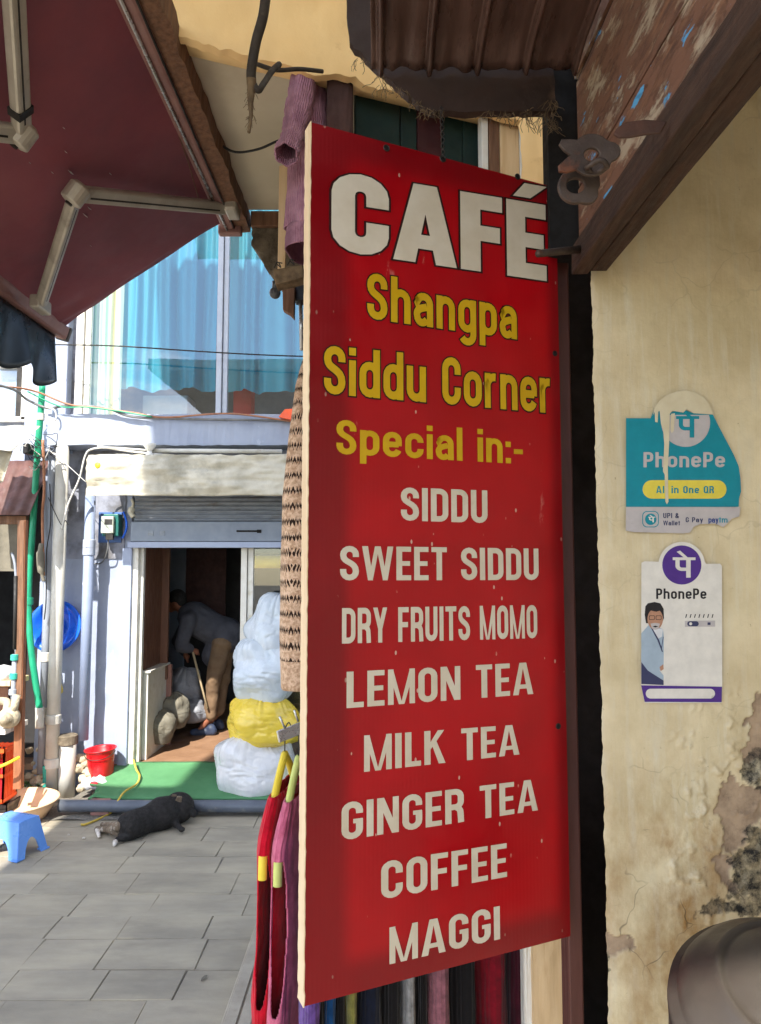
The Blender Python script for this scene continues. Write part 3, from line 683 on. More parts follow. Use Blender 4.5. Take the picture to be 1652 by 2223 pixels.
build(g, 'plaster_wall', 'peeling_wall', label='cream plaster wall with peeling paint, stains and black mould', cat='wall', attr=masks, smooth=True)
# slit beside the sign: brown post
def bpost(u): return at(u, 1100, 1.66)
g = MB(); x0 = at(1213,1100,1.68).x; x1 = at(1243,1100,1.68).x
g.box((x0,1.67,.05),(x1,1.74,3.0)); build(g, 'door_post', 'brown_post', label='dark brown painted post along the right edge of the sign', cat='post', bevel=.004)

# ================================================================ FACADE ACROSS THE LANE
def X(px, Y): return at(px, 1230, Y).x
def Z(py, Y): return at(826, py, Y).z
fb = thing('shop_building', (-1.2, 6.3, 0), 'lilac painted shop building with big window above a roller shutter doorway', 'building')
YB, YU, YW = 5.98, 6.12, 6.3
zb0, zb1 = Z(966,YB), Z(899,YB)
g = MB()
def led(u, v):
    x = X(92,YB) + u*(1.6 - X(92,YB)); a = int(v*4 + .5) % 4; e = .006*fbm(x*5, a, 3) + .004*nz(x*22, a)
    yz = [(YB,zb0),(YB,zb1),(YW+.1,zb1),(YW+.1,zb0)][a]
    return (x, yz[0] + e, yz[1] + e*1.4)
g.grid(led, 120, 4, cv=True); g.f.append((0, 121, 242, 363)); build(g, 'ledge', 'lilac_paint', fb)
g = MB(); g.box((X(40,YU),YU,zb1-.3),(X(131,YU),YU+.2,5.6)); build(g, 'upper_wall', 'lilac_paint', fb, bevel=.01)
g = MB(); g.box((X(131,YU),YU+.1,zb1),(X(150,YU),YU+.3,5.6)); build(g, 'upper_wall', 'old_shaded_lilac', fb)  # strip in darker lilac, standing for the shade gap by the window
# lower pier: plaster skin with uneven face
g = MB()
xa, xb = X(88,YW), X(283,YW)
g.grid(lambda u, v: (xa + (xb-xa)*u, YW + .008*fbm((xa + (xb-xa)*u)*3, v*9, 0) + .003*nz(u*40, v*90), v*2.96), 36, 90)
g.box((xa,YW+.02,0),(xb,YW+.22,2.96)); build(g, 'pier', 'lilac_paint', fb, smooth=True)
g = MB(); g.box((X(144,YW),YW-.012,Z(1213,YW)),(X(270,YW),YW-.002,2.94)); build(g, 'pier_shade_patch', 'old_shaded_lilac', fb)  # darker sheet painting the tarp's shadow on the upper pier
g = MB(); g.box((xb,YW+.02,Z(1080,YW)),(1.6,YW+.2,2.96)); build(g, 'wall', 'old_shaded_lilac', fb)
g = MB(); g.box((X(266,6.26),6.25,.1),(X(286,6.26),6.31,Z(1190,6.26))); build(g, 'door_jamb', 'lilac_trim', fb, bevel=.004)
# roller shutter, box and guide
zt, zm, zl = Z(1060,6.2), Z(1133,6.2), Z(1188,6.2)
g = MB(); n = 8
def shut(u, v):
    return (X(290,6.2) + u*2.6, 6.2 - .012*abs(math.sin(v*n*math.pi)), zm + (zt-zm)*v)
g.grid(shut, 2, n*8); sh = build(g, 'roller_shutter', 'shutter', fb, smooth=True)
g = MB(); g.box((X(282,6.17),6.165,zl+.05),(1.5,6.22,zm)); build(g, 'shutter_bottom', 'shutter_box', fb, bevel=.004)
g = MB(); g.box((X(276,6.17),6.16,zl-.005),(1.5,6.24,zl+.046)); build(g, 'lintel', 'lilac_trim', fb, bevel=.004)
for px in (325, 350):
    g = MB(); g.box((X(px-6,6.16),6.161,Z(1152,6.16)),(X(px+6,6.16),6.164,Z(1163,6.16))); build(g, 'rivet_plate', 'shutter', fb)
g = MB(); g.box((X(512,6.16),6.16,Z(1155,6.16)),(X(562,6.16),6.164,Z(1151,6.16))); g.box((X(557,6.16),6.155,Z(1157,6.16)),(X(566,6.16),6.164,Z(1150,6.16))); build(g, 'lock_slot', 'hole', fb)
g = MB(); g.tube(spline([at(286,1084,6.14), at(289,1095,6.13), at(284,1112,6.12), at(290,1122,6.12)], 6), [.012]*9 + [.03]*4 + [.022]*6, 8); build(g, 'shutter_rag', 'tarp', fb, smooth=True)
# door frame, glass leaf
for a, b, y0, y1 in ((286,300,6.28,6.34),(302,312,6.33,6.38),(523,536,6.3,6.36),(538,550,6.32,6.38)):
    g = MB(); g.box((X(a,y0),y0,.18),(X(b,y0),y1,zl)); build(g, 'door_frame', 'white_frame', fb, bevel=.004)
g = MB(); g.box((X(550,6.34),6.345,.22),(1.2,6.351,zl)); build(g, 'glass_leaf', 'door_glass', fb)
# room below
fz = .2
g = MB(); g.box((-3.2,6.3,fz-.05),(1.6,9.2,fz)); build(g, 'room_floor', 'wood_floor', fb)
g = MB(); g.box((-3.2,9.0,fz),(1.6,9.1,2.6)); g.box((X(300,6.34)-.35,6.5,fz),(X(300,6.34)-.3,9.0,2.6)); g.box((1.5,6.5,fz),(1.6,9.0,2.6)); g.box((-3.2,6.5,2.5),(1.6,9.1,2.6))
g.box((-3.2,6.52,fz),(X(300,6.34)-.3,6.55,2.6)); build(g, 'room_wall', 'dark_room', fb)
g = MB(); g.box((X(312,6.5),6.45,fz),(X(312,6.5)+.04,6.95,2.3)); g.box((X(366,6.9)-.3,6.92,fz+.62),(X(366,6.9),6.96,2.3)); build(g, 'partition', 'brown_panel', fb, bevel=.003)
g = MB(); g.box((X(366,8.2),8.2,fz),(X(402,8.2),8.24,2.4)); build(g, 'partition', 'upper_room', fb)
g = MB(); g.box((X(402,8.3),8.3,fz+.9),(X(490,8.3),8.34,2.4)); build(g, 'partition', 'dark_brown_cloth', fb)
# upper room and window
g = MB(); g.box((X(60,6.3),8.4,3.0),(2.2,8.5,5.7)); g.box((X(60,6.3),6.35,5.6),(2.2,8.4,5.7)); g.box((X(60,6.3),6.4,3.05),(2.2,8.4,3.1)); g.box((2.1,6.35,3.1),(2.2,8.4,5.6)); g.box((X(60,6.3),6.45,3.1),(X(60,6.3)+.05,8.4,5.6)); build(g, 'room_wall', 'upper_room', fb)
for a, b in ((150,166),(168,180),(462,474),(475,486),(800,822)):
    g = MB(); g.box((X(a,6.14),6.13 + (.02 if a in (168,475) else 0),zb1+.002),(X(b,6.14),6.2,5.55)); build(g, 'window_frame', 'white_frame' if a < 200 else 'alu', fb, bevel=.005)
g = MB(); g.box((X(150,6.14),6.12,zb1+.001),(X(822,6.14),6.2,zb1+.03)); build(g, 'window_sill', 'alu', fb, bevel=.004)
for a, b in ((180,462),(486,800)):
    g = MB(); x0, x1 = X(a,6.16), X(b,6.16)
    g.grid(lambda u, v: (x0 + (x1-x0)*u, 6.165 + .0015*nz(u*3, v*3, a), zb1 + .03 + v*2.4), 8, 16); build(g, 'window_pane', 'pane', fb, smooth=True)
def curtain(px0, px1, Y, zb, zt, amp, fr, m, label, ph=0, skew=0):
    g = MB(); uv = []; nu, nv = 160, 14; x0, x1 = X(px0,Y), X(px1,Y)
    for j in range(nv + 1):
        for i in range(nu + 1):
            u = i/nu; v = j/nv; f = (u*fr + .25*nz(u*5, v*1.2, ph))*2*math.pi
            g.v.append(V((x0 + (x1-x0)*u + skew*(v-.5)*u, Y + amp*math.sin(f)*(1 - .35*v) + amp*.5*math.sin(2.3*f + 1), zb + (zt-zb)*v + .015*math.sin(f*.5)*(1-v)))); uv.append((u, v))
    for j in range(nv):
        for i in range(nu):
            a = j*(nu+1) + i; g.f.append((a, a+1, a+nu+2, a+nu+1))
    build(g, 'curtain', m, label=label, cat='curtain', uv=uv, smooth=True)
curtain(176, 252, 6.26, 3.24, 5.5, .018, 3, 'green_curtain', 'green and white striped curtain at the left end of the upper window', 2)
curtain(236, 462, 6.3, Z(846,6.3), 5.5, .045, 3.6, 'blue_curtain', 'turquoise curtain behind the left pane of the upper window', 5)
curtain(478, 760, 6.32, Z(850,6.32), 5.5, .045, 4.3, 'blue_curtain', 'turquoise curtain behind the right pane of the upper window', 9)
g = MB(); g.box((X(500,6.7),6.7,3.1),(X(540,6.7),6.9,Z(826,6.7))); build(g, 'storage_box', 'red_item', label='red box standing behind the right pane of the upper window', cat='box', bevel=.01)
g = MB(); g.box((X(300,6.8),6.8,3.1),(X(400,6.8),7.1,Z(858,6.8))); build(g, 'cabinet', 'alu', label='low grey cabinet behind the left pane of the upper window', cat='cabinet', bevel=.01)

# ---------------------------------------------------------------- neighbour on the left
nh = thing('neighbour_house', (-4.2, 6.2, 0), 'house at the left edge with white framed window over a dark shed', 'house')
g = MB(); g.box((-7,6.3,2.6),(X(44,6.3),6.5,5.5)); build(g, 'upper_wall', 'lilac_paint', nh)
g = MB(); g.box((-7,6.0,0),(X(-45,6.0),6.2,2.7)); g.box((-7,9,0),(X(88,6.3)-.02,9.1,2.7)); g.box((-7,6.3,2.62),(X(88,6.3)-.02,9,2.7)); build(g, 'shed_wall', 'dark_room', nh)
zz = lambda py: Z(py,6.22)
for q in (((-30,786),(44,798)),((34,798),(44,912)),((-30,905),(44,916))):
    g = MB(); g.box((X(q[0][0],6.22),6.2,zz(q[1][1])),(X(q[1][0],6.22),6.28,zz(q[0][1]))); build(g, 'window_frame', 'white_frame', nh, bevel=.004)
g = MB(); g.box((X(21,6.22),6.21,zz(905)),(X(34,6.22),6.27,zz(798))); build(g, 'window_frame', 'dark_steel', nh, bevel=.003)
g = MB(); g.box((X(-30,6.26),6.262,zz(905)),(X(21,6.26),6.266,zz(798))); build(g, 'window_pane', 'pane', nh)
# tin hood over the shed door
g = MB()
def hood(u, v):
    x = X(-60,5.8) + u*(X(60,5.8)-X(-60,5.8)); return (x, 5.8 + v*.35 + .008*math.sin(x*60), Z(1118,5.8) + v*.5)
g.grid(hood, 80, 6); build(g, 'tin_hood', 'brown_tin', nh, smooth=True, solid=.004)
g = MB(); g.box((X(-30,5.95),5.93,Z(1138,5.95)),(X(55,5.95),5.99,Z(1120,5.95))); build(g, 'door_head', 'brown_wood', nh, bevel=.004)
g = MB(); g.box((X(50,5.95),5.93,.02),(X(56,5.95),5.99,Z(1138,5.95))); build(g, 'door_side', 'brown_wood', nh, bevel=.004)
g = MB(); g.box((X(-30,6.2),6.2,Z(1240,6.2)),(X(50,6.2),6.22,Z(1138,6.2))); build(g, 'door_board', 'sack', nh)
g = MB(); g.tube(spline([at(26,1200,6.1), at(33,1230,6.1), at(36,1300,6.1), at(35,1420,6.1)]), .012, 8); build(g, 'hanging_pipe', 'grey_pvc', nh, smooth=True)

# ================================================================ THE SIGN
sg = thing('cafe_sign', (SO + SU*SW/2) + V((0,0,ZB)), 'tall red sign board with CAFE menu in white and yellow letters', 'sign')
TH = .028
def sp(u, z, d=0): return V((SO.x, SO.y, 0)) + SU*u + SN*d + V((0,0,z))
def on_sign(px, py):
    p = onplane(px, py, V((SO.x, SO.y, 0)), SN); return (p - V((SO.x, SO.y, 0))).dot(SU), p.z
g = MB()
g.grid(lambda u, v: sp(u*SW, ZB + (ZT-ZB)*v, .0016 + .0006*nz(u*4, v*7)), 60, 90)
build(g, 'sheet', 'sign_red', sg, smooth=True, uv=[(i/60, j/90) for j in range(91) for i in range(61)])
for a, b, c, d in ((0,.07,ZB,ZT),(SW-.03,SW,ZB,ZT),(.071,SW-.031,ZT-.06,ZT),(.071,SW-.031,ZB,ZB+.06),(.071,SW-.031,1.9,1.95)):
    g = MB(); g.prism([sp(a,c,-.004), sp(b,c,-.004), sp(b,d,-.004), sp(a,d,-.004)], -SN*TH); build(g, 'frame_bar', 'sign_side', sg, bevel=.001)
def edge(u, v):       # pale wooden edge seen at the left, splintery
    z = ZB - .002 + (ZT-ZB+.004)*v; e = .0015*fbm(z*40, 1, 0)
    return sp(-.001 - e, z, .0025 - u*(TH + .008))
g = MB(); g.grid(edge, 4, 160); build(g, 'edge_strip', 'sign_side', sg, solid=.002)
LINES = [('CAF\u00c9', 'letter_white', 1, (725,540,376), (1180,606,451), .11), ('Shangpa', 'letter_yellow', 1, (796,692,592), (1121,738,644), .09), ('Siddu Corner', 'letter_yellow', 1, (702,855,750), (1196,898,797), .085),
         ('Special in:-', 'letter_yellow', 0, (729,986,911), (1135,1008,938), .09), ('SIDDU', 'letter_white', 0, (869,1130,1058), (1057,1136,1065), .085), ('SWEET SIDDU', 'letter_white', 0, (737,1260,1185), (1168,1259,1191), .085),
         ('DRY FRUITS MOMO', 'letter_white', 0, (741,1397,1320), (1165,1385,1313), .085), ('LEMON TEA', 'letter_white', 0, (751,1537,1458), (1156,1506,1437), .085), ('MILK TEA', 'letter_white', 0, (789,1675,1596), (1126,1637,1572), .085),
         ('GINGER TEA', 'letter_white', 0, (740,1824,1742), (1166,1758,1690), .085), ('COFFEE', 'letter_white', 0, (826,1952,1870), (1099,1902,1829), .085), ('MAGGI', 'letter_white', 0, (844,2092,2012), (1084,2037,1965), .085)]
for txt, m, out, (xl, bl0, tl), (xr, br, tr), gap in LINES:
    u0, zb_ = on_sign(xl, bl0); _, zt_ = on_sign(xl, tl); u1, zb2 = on_sign(xr, br); _, zt2 = on_sign(xr, tr)
    def pos(u, v, dz, o=.0029):
        zb = zb_ + (zb2-zb_)*u; zt = zt_ + (zt2-zt_)*u
        return sp(u0 + (u1-u0)*u, zb + (zt-zb)*v, o + dz)
    big = txt.startswith('CAF'); spans = []; i0 = 0
    for wd in txt.split(' '): spans.append((i0, i0 + len(wd))); i0 += len(wd) + 1
    for spn in spans:
        g = MB(); lettering(g, txt, pos, gap, .03 if big else 0, spn); lt = build(g, 'lettering', m, sg)
        if out:
            g = MB(); lettering(g, txt, lambda u, v, dz: pos(u, v, dz*.5, .0025), gap, .052 if big else .03, spn); build(g, 'letter_outline', 'letter_edge', lt)
for px, py, r in ((838,323,.0055),(1122,385,.0055),(960,346,.006),(1203,768,.005),(1210,1576,.005)):
    u, z = on_sign(px, py); g = MB(); g.lathe(sp(u,z,.0028), [(r*1.35,0),(r*1.3,.0012),(r,.0014),(r*.96,.0004)], 16, SN, cap0=False)
    ey = build(g, 'eyelet', 'dark_steel', sg, smooth=True)
    g = MB(); g.lathe(sp(u,z,.0034), [(r*.98,0),(r*.6,.0003)], 14, SN); build(g, 'eyelet_hole', 'hole', ey)

# ================================================================ AWNING AND WHAT HANGS OVER THE LANE
AWF = (V((-.636,2.95,3.4)), V((-1.361,2.95,2.903)))
aw = thing('awning', (-1.0, 2.0, 2.9), 'maroon folding arm awning with dark blue valance over the lane', 'awning')
Y0, Y1 = .95, 2.95
def fabric(u, v):
    p = AWF[0].lerp(AWF[1], u); y = Y0 + (Y1-Y0)*v
    sag = .02*math.sin(u*math.pi)*math.sin(v*math.pi) 
    wr = .035*max(0, u-.72)*math.sin(v*60 + 9*nz(v*6, u*2)) + .012*nz(u*3, v*5) + .01*math.exp(-((u-.9)/.12)**2)*nz(v*24, u*4)
    return (p.x, y - .02*math.sin(u*math.pi)*(1 if v > .99 else 0), p.z - sag + wr)
g = MB(); g.grid(fabric, 60, 110); build(g, 'fabric', 'maroon_fabric', aw, smooth=True, solid=.0015)
g = MB(); g.bar((-.655,Y0,3.385),(-.655,Y1+.03,3.385),.06,.075); cs = build(g, 'cassette', 'cassette', aw, bevel=.012)
g = MB(); g.tube([(-.665,Y0,3.34),(-.66,Y1+.02,3.343)], .0055, 8); build(g, 'rail', 'steel', cs, smooth=True)
g = MB(); g.tube([(-.625,Y0,3.352),(-.63,Y1+.03,3.352)], .004, 6); build(g, 'rail', 'dark_steel', cs, smooth=True)
g = MB(); g.box((-.7,Y1+.005,3.33),(-.6,Y1+.045,3.42)); build(g, 'end_cap', 'cassette', cs, bevel=.006)
def arm(sh, el, en):
    sh, el, en = V(sh), V(el), V(en); g = MB(); off = V((.46,0,-.68)).normalized()*0
    g.bar(sh, el, .032, .05, (.56,0,.82)); a = build(g, 'upper_arm', 'cast_alu', aw, bevel=.008)
    g = MB(); g.bar(el, en, .036, .05, (.56,0,.82)); b = build(g, 'forearm', 'cast_alu', aw, bevel=.01)
    for p_, q_, w_, o_ in ((sh,el,.032,a),(el,en,.036,b)):
        dd = (q_-p_).normalized(); un = V((.56,0,.82)).normalized(); sdv = dd.cross(un).normalized()
        for s_ in (-1, 1):
            g = MB(); g.bar(p_ + dd*.05 + sdv*(s_*w_*.5) - un*.006, q_ - dd*.05 + sdv*(s_*w_*.5) - un*.006, .0012, .006, (.56,0,.82)); build(g, 'groove', 'dark_steel', o_)
    g = MB(); ax = V((.56,0,.82)).normalized(); g.lathe(el - ax*.035, [(.02,0),(.034,.006),(.034,.06),(.02,.07)], 20, ax); build(g, 'elbow_joint', 'cast_alu', a, smooth=False, bevel=.003)
    g = MB(); g.lathe(el - ax*.042, [(.011,0),(.011,.01)], 6, ax); build(g, 'bolt', 'dark_steel', a)
    g = MB(); g.bar(en + V((.0,-.05,0)), en + V((0,.05,0)), .04, .05); build(g, 'bracket', 'cast_alu', b, bevel=.008)
    g = MB(); g.bar(sh + V((.03,-.05,.0)), sh + V((.03,.05,0)), .05, .06); build(g, 'shoulder', 'cast_alu', a, bevel=.01)
    for t in (.45, .9):
        if en.y > 2: break
        c = sh.lerp(el, t); d = (el-sh).normalized()
        g = MB(); g.bar(c - d*.012, c + d*.012, .036, .054, (.56,0,.82)); build(g, 'cable_tie', 'black_rubber', a)
arm(at(488,452,2.80), at(165,420,2.12), at(88,662,2.57))
arm((-.655,1.12,3.28), at(48,292,1.84), (-1.30,1.33,2.82))
fbp = [V((-1.361,Y0,2.9)), V((-1.361,Y1+.03,2.9))]
g = MB(); g.bar(fbp[0], fbp[1], .055, .06, (.3,0,1)); fbar = build(g, 'front_bar', 'cassette', aw, bevel=.012)
g = MB(); g.bar(fbp[1] + V((0,.001,0)), fbp[1] + V((0,.02,0)), .06, .066, (.3,0,1)); build(g, 'end_cap', 'lamp_grey', fbar, bevel=.008)
g = MB()
def val(u, v):
    y = Y0 + (Y1-.02-Y0)*u; s = abs(math.sin((Y1-y)/.27*math.pi)); h = .2 + .055*s
    return (-1.372 + .02*math.sin(y*24 + 2*nz(y*3))*v + .01*v, y - .03*v*(u > .9)*(u-.9)*10, 2.88 - h*v)
g.grid(val, 150, 10); build(g, 'valance', 'navy_valance', aw, smooth=True, solid=.001)
for k, (u, v, r) in enumerate(((.47,.60,.016),(.52,.58,.006),(.44,.56,.007),(.56,.54,.005),(.4,.52,.006),(.50,.70,.012),(.53,.71,.014),(.36,.66,.007),(.60,.80,.005))):
    p = V(fabric(u, v)); n_ = V((.56,0,.82)).normalized(); t1 = V((.82,0,-.56)).normalized(); t2 = V((0,1,0)); g = MB()
    ps = [p - n_*.004 + (t1*math.cos(a) + t2*math.sin(a)*.7)*r*(1 + .5*nz(math.cos(a)*2, math.sin(a)*2, k)) for a in [2*math.pi*q/14 for q in range(14)]]
    g.prism(ps, -n_*.0006); build(g, 'dropping_stain', 'grey_print', aw)
# cable tied ring under the cassette
g = MB(); c = at(499,490,2.97); g.tube([c + V((.011*math.cos(a), 0, .024*math.sin(a))) for a in [2*math.pi*k/20 for k in range(20)]], .0035, 6, closed=True)
g.tube([c + V((0,0,.024)), c + V((0,0,.07))], .003, 6); build(g, 'pull_ring', 'black_rubber', cs, smooth=True)

def cable(pts, r, m, label, name='cable', n=8, cat='cable', group=None):
    g = MB(); g.tube(spline(pts, n), r, 6 if r < .006 else 10); return build(g, name, m, label=label, cat=cat, group=group, smooth=True)
cable([at(270,-30,1.75), at(290,50,1.8), at(330,130,1.95), at(372,180,2.1), at(385,182,2.2)], .0022, 'grey_cable', 'thin blue grey wire sagging under the maroon awning', 'wire')
cable([at(382,178,2.2), at(386,235,2.28), at(380,300,2.36)], .0018, 'dry_root', 'short dry straw hanging under the awning edge', 'straw', cat='straw')
cable([at(384,200,2.2), at(382,270,2.26), at(408,350,2.42), at(425,410,2.6), at(440,460,2.85)], .0016, 'dry_root', 'long dry straw hanging under the awning edge', 'straw', cat='straw')
cable([at(338,14,1.82), at(352,60,1.9), at(385,120,2.0), at(398,190,2.2), at(420,235,2.32), at(440,275,2.42), at(475,310,2.45), at(510,330,2.45), at(560,324,2.42), at(603,306,2.4), at(640,296,2.4)], .0045, 'black_rubber', 'black cable looping from the awning edge to the lilac sweater')
cable([at(332,14,1.8), at(355,75,1.92), at(388,130,2.06), at(408,180,2.18), at(430,235,2.34), at(448,270,2.45)], .003, 'black_rubber', 'thin black cable along the awning wall plate')
cable([at(392,85,1.98), at(402,130,2.08), at(416,170,2.2), at(445,235,2.42), at(452,280,2.55)], .0022, 'grey_cable', 'thin grey tangled wire beside the wall plate', 'wire')
cable([at(395,88,1.99), at(412,135,2.1), at(424,178,2.2), at(433,225,2.36)], .008, 'white_pvc', 'white conduit piece clipped beside the awning wall plate', 'conduit', cat='conduit')
hk = thing('hanging_hose', at(540,290,1.75), 'old grey hose with frayed end hanging from the ceiling', 'hose')
g = MB(); g.tube(spline([at(582,-60,1.6), at(572,30,1.62), at(556,90,1.65), at(546,150,1.68), at(546,178,1.7)]), .012, 12); build(g, 'hose', 'dusty_rubber', hk, smooth=True)
g = MB(); g.tube(spline([at(548,176,1.7), at(560,196,1.7), at(572,182,1.72), at(590,155,1.78), at(606,140,1.84)]), [.006]*3+[.008]*30, 10); build(g, 'loop', 'dusty_rubber', hk, smooth=True)
g = MB(); rn = random.Random(3)
pts = spline([at(546,170,1.69), at(545,200,1.7), at(544,225,1.7), at(545,255,1.7), at(540,288,1.7)], 8)
g.tube(pts, [.012 - .0085*min(1, i/len(pts)*1.3) + .0012*rn.random() for i in range(len(pts))], 9)
for k in range(40):
    p = pts[rn.randrange(6, len(pts)-4)]; d = V((rn.uniform(-1,1), rn.uniform(-1,1), rn.uniform(-1.2,.2)))*.018
    g.tube([p, p + d*.6, p + d + V((0,0,-.006))], .0006, 3, cap=False)
build(g, 'frayed_end', 'dry_root', hk, smooth=True)
cable([at(590,150,1.95), at(560,140,1.9), at(600,152,1.93), at(650,150,1.98), at(700,155,2.04)], .006, 'dusty_rubber', 'dusty cable along the lower edge of the orange fascia')

# ---------------------------------------------------------------- brown board with tin roof above the sign
BY = 1.47
bb = thing('canopy_board', at(980,240,BY), 'dark brown curved board under a corrugated tin roof', 'canopy')
outer = [(748,-60),(757,88),(800,132),(840,165),(870,195),(905,222),(932,241),(1000,243),(1080,241),(1150,242),(1206,240),(1204,180),(1196,110),(1200,-60)]
inner = [(1150,-60),(1143,60),(1132,126),(1100,140),(1060,150),(1010,143),(975,136),(930,114),(880,84),(850,58),(838,20),(826,-60)]
def cutpoly(ps): return [at(px + 4*nz(px*.05, py*.05), py + 5*nz(px*.09, py*.03, 3), BY) for px, py in ps]
def dens(ps, n=6):
    o = []
    for a, b in zip(ps[:-1], ps[1:]):
        for k in range(n): o.append((a[0] + (b[0]-a[0])*k/n, a[1] + (b[1]-a[1])*k/n))
    return o + [ps[-1]]
o_ = cutpoly(dens(outer)); i_ = cutpoly(dens(inner)[::-1]); i_ = cutpoly(dens(inner))[::-1]
m_ = len(o_); k_ = [i_[round(i*(len(i_)-1)/(m_-1))] for i in range(m_)]
g = MB(); T = V((0,.022,0))
for i in range(m_ - 1):
    a, b, c, d = o_[i], o_[i+1], k_[i+1], k_[i]
    g.add([a,b,c,d,a+T,b+T,c+T,d+T], [(0,1,2,3),(7,6,5,4),(0,4,5,1),(2,6,7,3)])
build(g, 'board', 'brown_board', bb)
# corrugated sheets in front of and above the board, their ends cut ragged
def tin(u, v):
    x = -.02 + u*.44; t = ((x - .105)/.104 + .5) % 1 - .5; rdg = math.exp(-(t/.06)**4); pan = .002*math.cos(t*4*math.pi)
    yend = 1.455 - .01*abs(nz(x*40)); k = max(0, 1 - v/.05)
    return (x, yend - v*1.5, 2.99 - .02*rdg + pan + .02*v - k*(.022 + .012*nz(x*30, 4)))
g = MB(); g.grid(tin, 160, 70); build(g, 'tin_sheet', 'rust_tin', bb, smooth=True, solid=.0015)
rn = random.Random(11)
def tuft(px, py, n, L, nm='cobweb_tuft'):
    g = MB(); n = n//2
    for k in range(n):
        p = at(px + rn.uniform(-14,14), py + rn.uniform(-6,3), BY - .004); pts = [p]
        d = V((rn.uniform(-1,1), rn.uniform(-.5,.2), -1)).normalized()
        for q in range(5):
            d = (d + V((rn.uniform(-.8,.8), rn.uniform(-.4,.4), rn.uniform(-.5,.25)))).normalized(); pts.append(pts[-1] + d*L/5*rn.uniform(.5,1.2))
        g.tube(pts, .0007, 3, cap=False)
    build(g, nm, 'dry_root', bb)
for px, py, n, L in ((785,130,14,.035),(825,165,16,.05),(828,185,10,.05),(868,195,18,.03),(905,222,20,.025),(925,238,26,.03),(950,242,20,.03),(1060,243,14,.03),(1100,246,22,.035),(1140,244,20,.03),(1185,250,26,.05),(1198,220,20,.05),(1200,262,20,.05),(1150,255,16,.05)): tuft(px, py, n, L)
# wire that carries the sign
u, z = on_sign(960, 346); hp = sp(u, z, .004); tp = at(958, 232, BY - .012)
for s in (-1, 1):
    g = MB(); g.tube([tp.lerp(hp, k/24) + V((s*.004*math.sin(k*1.1), -.003 + s*.002*math.cos(k*1.1), 0)) for k in range(25)], .0012, 5); build(g, 'sign_wire', 'dark_steel', sg, smooth=True)

# ---------------------------------------------------------------- wooden flap with hasp, upper right
fl = thing('door_leaf', (.45, 1.5, 2.54), 'old wooden door leaf with flaking blue and brown paint, swung open at upper right', 'door')
LX = .437; HY = 1.525
def lx(y): return LX + (HY - y)*.03                 # the leaf stands nearly square to the wall
zsb = [2.605, 2.735, 2.985, 3.2, 3.5]
for i in range(4):
    z0, z1 = zsb[i] + .004, zsb[i+1] - .004; off = (0, .002, -.003, .001)[i]
    def plk(u, v, z0=z0, z1=z1, off=off, i=i):
        a = int(u*4 + .5) % 4; y = -.2 + v*(HY - .01 + .2); e = .0022*fbm(y*10, a, i)
        return (lx(y) + off + (.022 if a in (1, 2) else 0) + e*.7, y + (.006*nz(a*3, i*5) if v > .98 else 0), (z0 if a < 2 else z1) + e)
    g = MB(); g.grid(plk, 4, 120, cu=True); g.f.append(tuple(480 + k for k in range(4))); build(g, 'plank', 'flaking_plank', fl)
g = MB(); g.prism([(lx(-.2)+.026,-.2,2.61),(lx(HY)+.026,HY-.02,2.61),(lx(HY)+.026,HY-.02,3.5),(lx(-.2)+.026,-.2,3.5)], (.012,0,0)); build(g, 'backing', 'hole', fl)  # black board added so no light shows through the plank gaps
for zc_ in zsb[1:4]:
    g = MB(); g.prism([(lx(-.2)+.0045,-.2,zc_-.0035), (lx(HY)+.0045,HY-.015,zc_-.0035), (lx(HY)+.0045,HY-.015,zc_+.0035), (lx(-.2)+.0045,-.2,zc_+.0035)], (.015,0,0)); build(g, 'seam', 'hole', fl)
def rail(x0, x1, z0, z1, y1, sd):
    g = MB()
    def f(u, v):
        a = int(u*4 + .5) % 4; y = -.2 + (y1+.2)*v; e = .003*fbm(y*12, a, sd)
        return (lx(y) + [x0,x1,x1,x0][a] + e, y, [z0,z0,z1,z1][a] + e)
    g.grid(f, 4, 110, cu=True); g.f.append(tuple(440 + k for k in range(4))); return build(g, 'bottom_rail', 'dark_wood', fl, bevel=.003)
rail(-.014, .022, 2.545, 2.606, 1.53, 1); rail(.027, .064, 2.552, 2.62, 1.532, 5)
g = MB(); a = at(1165,551,1.38); b = at(1262,541,1.47); g.tube([a, a.lerp(b,.03), a.lerp(b,.5), b], [.004,.0075,.0075,.0085], 10); build(g, 'bolt', 'iron', fl, smooth=True)
# hasp: a strap on the planks, a ringed plate hanging from it
def plate(poly, Y, th, m, nm, holes=()):
    g = MB(); ps = [at(px, py, Y) for px, py in poly]
    g.prism(ps, (0, th, 0)); o = build(g, nm, m, fl, bevel=.0025)
    return o
strap = [(1450,262),(1400,258),(1358,264),(1340,276),(1332,290),(1344,298),(1366,298),(1400,292),(1436,288)]
plate(strap, 1.02, .005, 'rust_iron', 'hasp_strap')
def ring_plate(cx, cy, ro, ri, Y, th, lobes, nm):
    g = MB(); n = 40; fr = []; 
    for k in range(n):
        a = 2*math.pi*k/n; r = ro
        for la, lr, lw in lobes:
            d = abs((a - R(la) + math.pi) % (2*math.pi) - math.pi); r += lr*max(0, 1 - (d/lw)**2)
        fr.append((at(cx + r*math.cos(a), cy - r*math.sin(a), Y), at(cx + ri*math.cos(a), cy - ri*.85*math.sin(a), Y)))
    for k in range(n):
        l = (k+1) % n; A, B = fr[k]; C, D_ = fr[l]; T = V((0,th,0))
        g.add([A,B,D_,C,A+T,B+T,D_+T,C+T], [(0,1,2,3),(7,6,5,4),(0,3,7,4),(1,5,6,2)])
    return build(g, nm, 'iron', fl, bevel=.0015)
